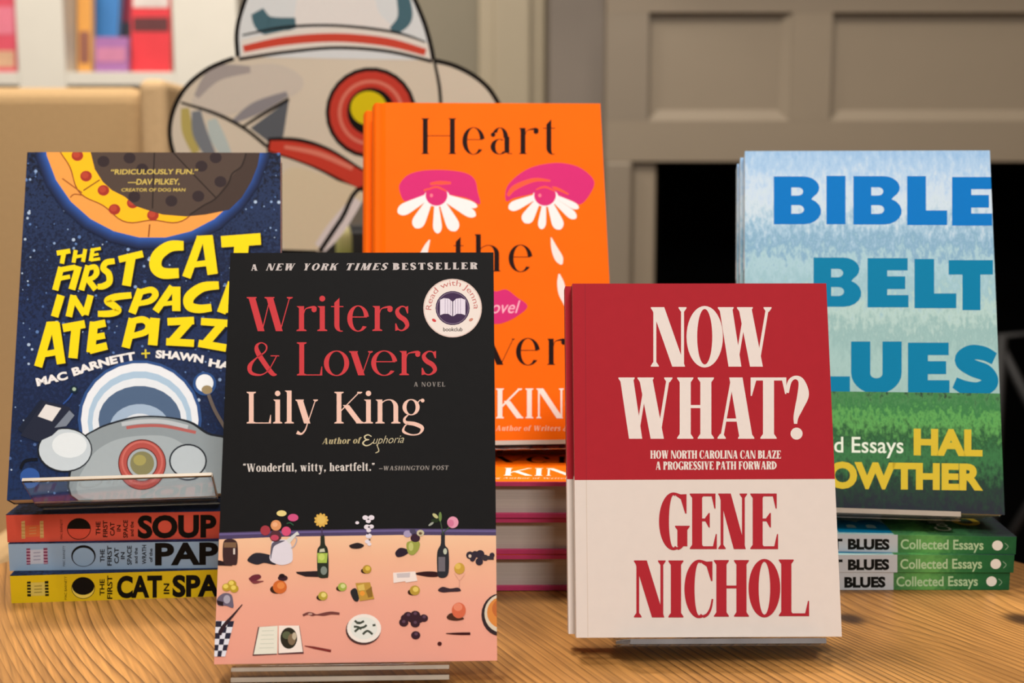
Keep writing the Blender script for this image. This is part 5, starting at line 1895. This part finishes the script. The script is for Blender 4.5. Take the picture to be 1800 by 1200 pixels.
# heavy outline along the cut edge
edge = sil + left
A.stroke([(p[0], p[1], 8) for p in spline(dome, 5)], 8, BO, smooth=False)
A.stroke([(p[0], p[1], 8) for p in sil[len(spline(dome, 5)) - 1:]], 8, BO, smooth=False)
A.stroke([(p[0], p[1], 8) for p in left], 8, BO, smooth=False)
for i, v in enumerate(q.v):
    if v[2] < zmin:
        q.v[i] = (v[0], v[1], zmin)
q.build('printed_panel', ob)
q = MB()
q.box(-0.2, 0.12, -0.12, 0.16, 0, 0.018, paint('#1b1917', rough=0.7))
q.build('floor_base', ob, bevel=0.004)

# ---------------- dark bin with a yellow-green tube between the cut-out and the orange book
YT_ = 1.32
p0, p1 = at(566, 440, YT_), at(700, 385, YT_)
BINM = paint('#2b2a2c', rough=0.7, var=0.2, scale=30)
b = MB()
xm, hwb = (p0.x + p1.x) / 2, (p1.x - p0.x) / 2
t_ = 0.006
zt_ = p1.z - 0.012
b.box(xm - hwb, xm + hwb, YT_, YT_ + t_, 0, zt_, BINM)
b.box(xm - hwb, xm + hwb, YT_ + 0.16 - t_, YT_ + 0.16, 0, zt_, BINM)
b.box(xm - hwb, xm - hwb + t_, YT_ + t_, YT_ + 0.16 - t_, 0, zt_, BINM)
b.box(xm + hwb - t_, xm + hwb, YT_ + t_, YT_ + 0.16 - t_, 0, zt_, BINM)
b.box(xm - hwb + t_, xm + hwb - t_, YT_ + t_, YT_ + 0.16 - t_, 0.0, 0.01, BINM)
tag(b.build('tall_bin', bevel=0.003), 'tall dark bin between the cut-out and the orange hardcover', 'bin')
pt = at(604, 396, YT_ - 0.03)
b = MB()
b.lathe([(0.008, 0), (0.0085, 0.01), (0.0085, pt.z - 0.012), (0.006, pt.z - 0.002), (0.004, pt.z)], ramp_mat('tube_green', 2, [(0, '#7c8440'), (pt.z - 0.03, '#8f9650'), (pt.z, '#d8cf9a')]), 20, (pt.x, YT_ - 0.03))
tag(b.build('yellow_tube'), 'thin yellow-green tube standing in front of the dark bin', 'tube')

# ================================================================== light
def area(name, loc, target, sx, sy, power, colr):
    l = bpy.data.lights.new(name, 'AREA')
    l.shape = 'RECTANGLE'
    l.size, l.size_y = sx, sy
    l.energy = power
    l.color = colr
    o = bpy.data.objects.new(name, l)
    col.objects.link(o)
    o.location = loc
    d = Vector(target) - Vector(loc)
    o.rotation_euler = d.to_track_quat('-Z', 'Y').to_euler()
    return o


area('ceiling_lamp', (-0.30, 1.15, 2.6), (0, 0.75, 0.75), 0.35, 0.35, 32, (1, 0.93, 0.84))
area('front_lamp', (0.28, -0.75, 2.3), (0, 0.75, 0.85), 0.4, 0.4, 25, (1, 0.975, 0.95))
area('shelf_lamp', (-1.0, 1.6, 2.6), (-0.9, 2.35, 1.1), 0.6, 0.3, 17, (1, 0.96, 0.9))
area('frieze_fill', (0.7, 1.3, 2.62), (0.6, 2.3, 1.0), 0.5, 0.3, 11, (1, 0.90, 0.78))  # added fill brightening the fireplace wall, no visible source
area('cutout_fill', (-0.5, 0.1, 2.62), (-0.3, 1.12, 1.1), 0.3, 0.3, 16, (1, 0.93, 0.84))  # added fill to lift the cardboard cut-out, no visible source
w = bpy.data.worlds.new('world')
scene.world = w
w.use_nodes = True
w.node_tree.nodes['Background'].inputs[0].default_value = (1, 0.93, 0.85, 1)
w.node_tree.nodes['Background'].inputs[1].default_value = 0.16

scene.view_settings.view_transform = 'Standard'
scene.view_settings.look = 'None'
scene.view_settings.exposure = 0
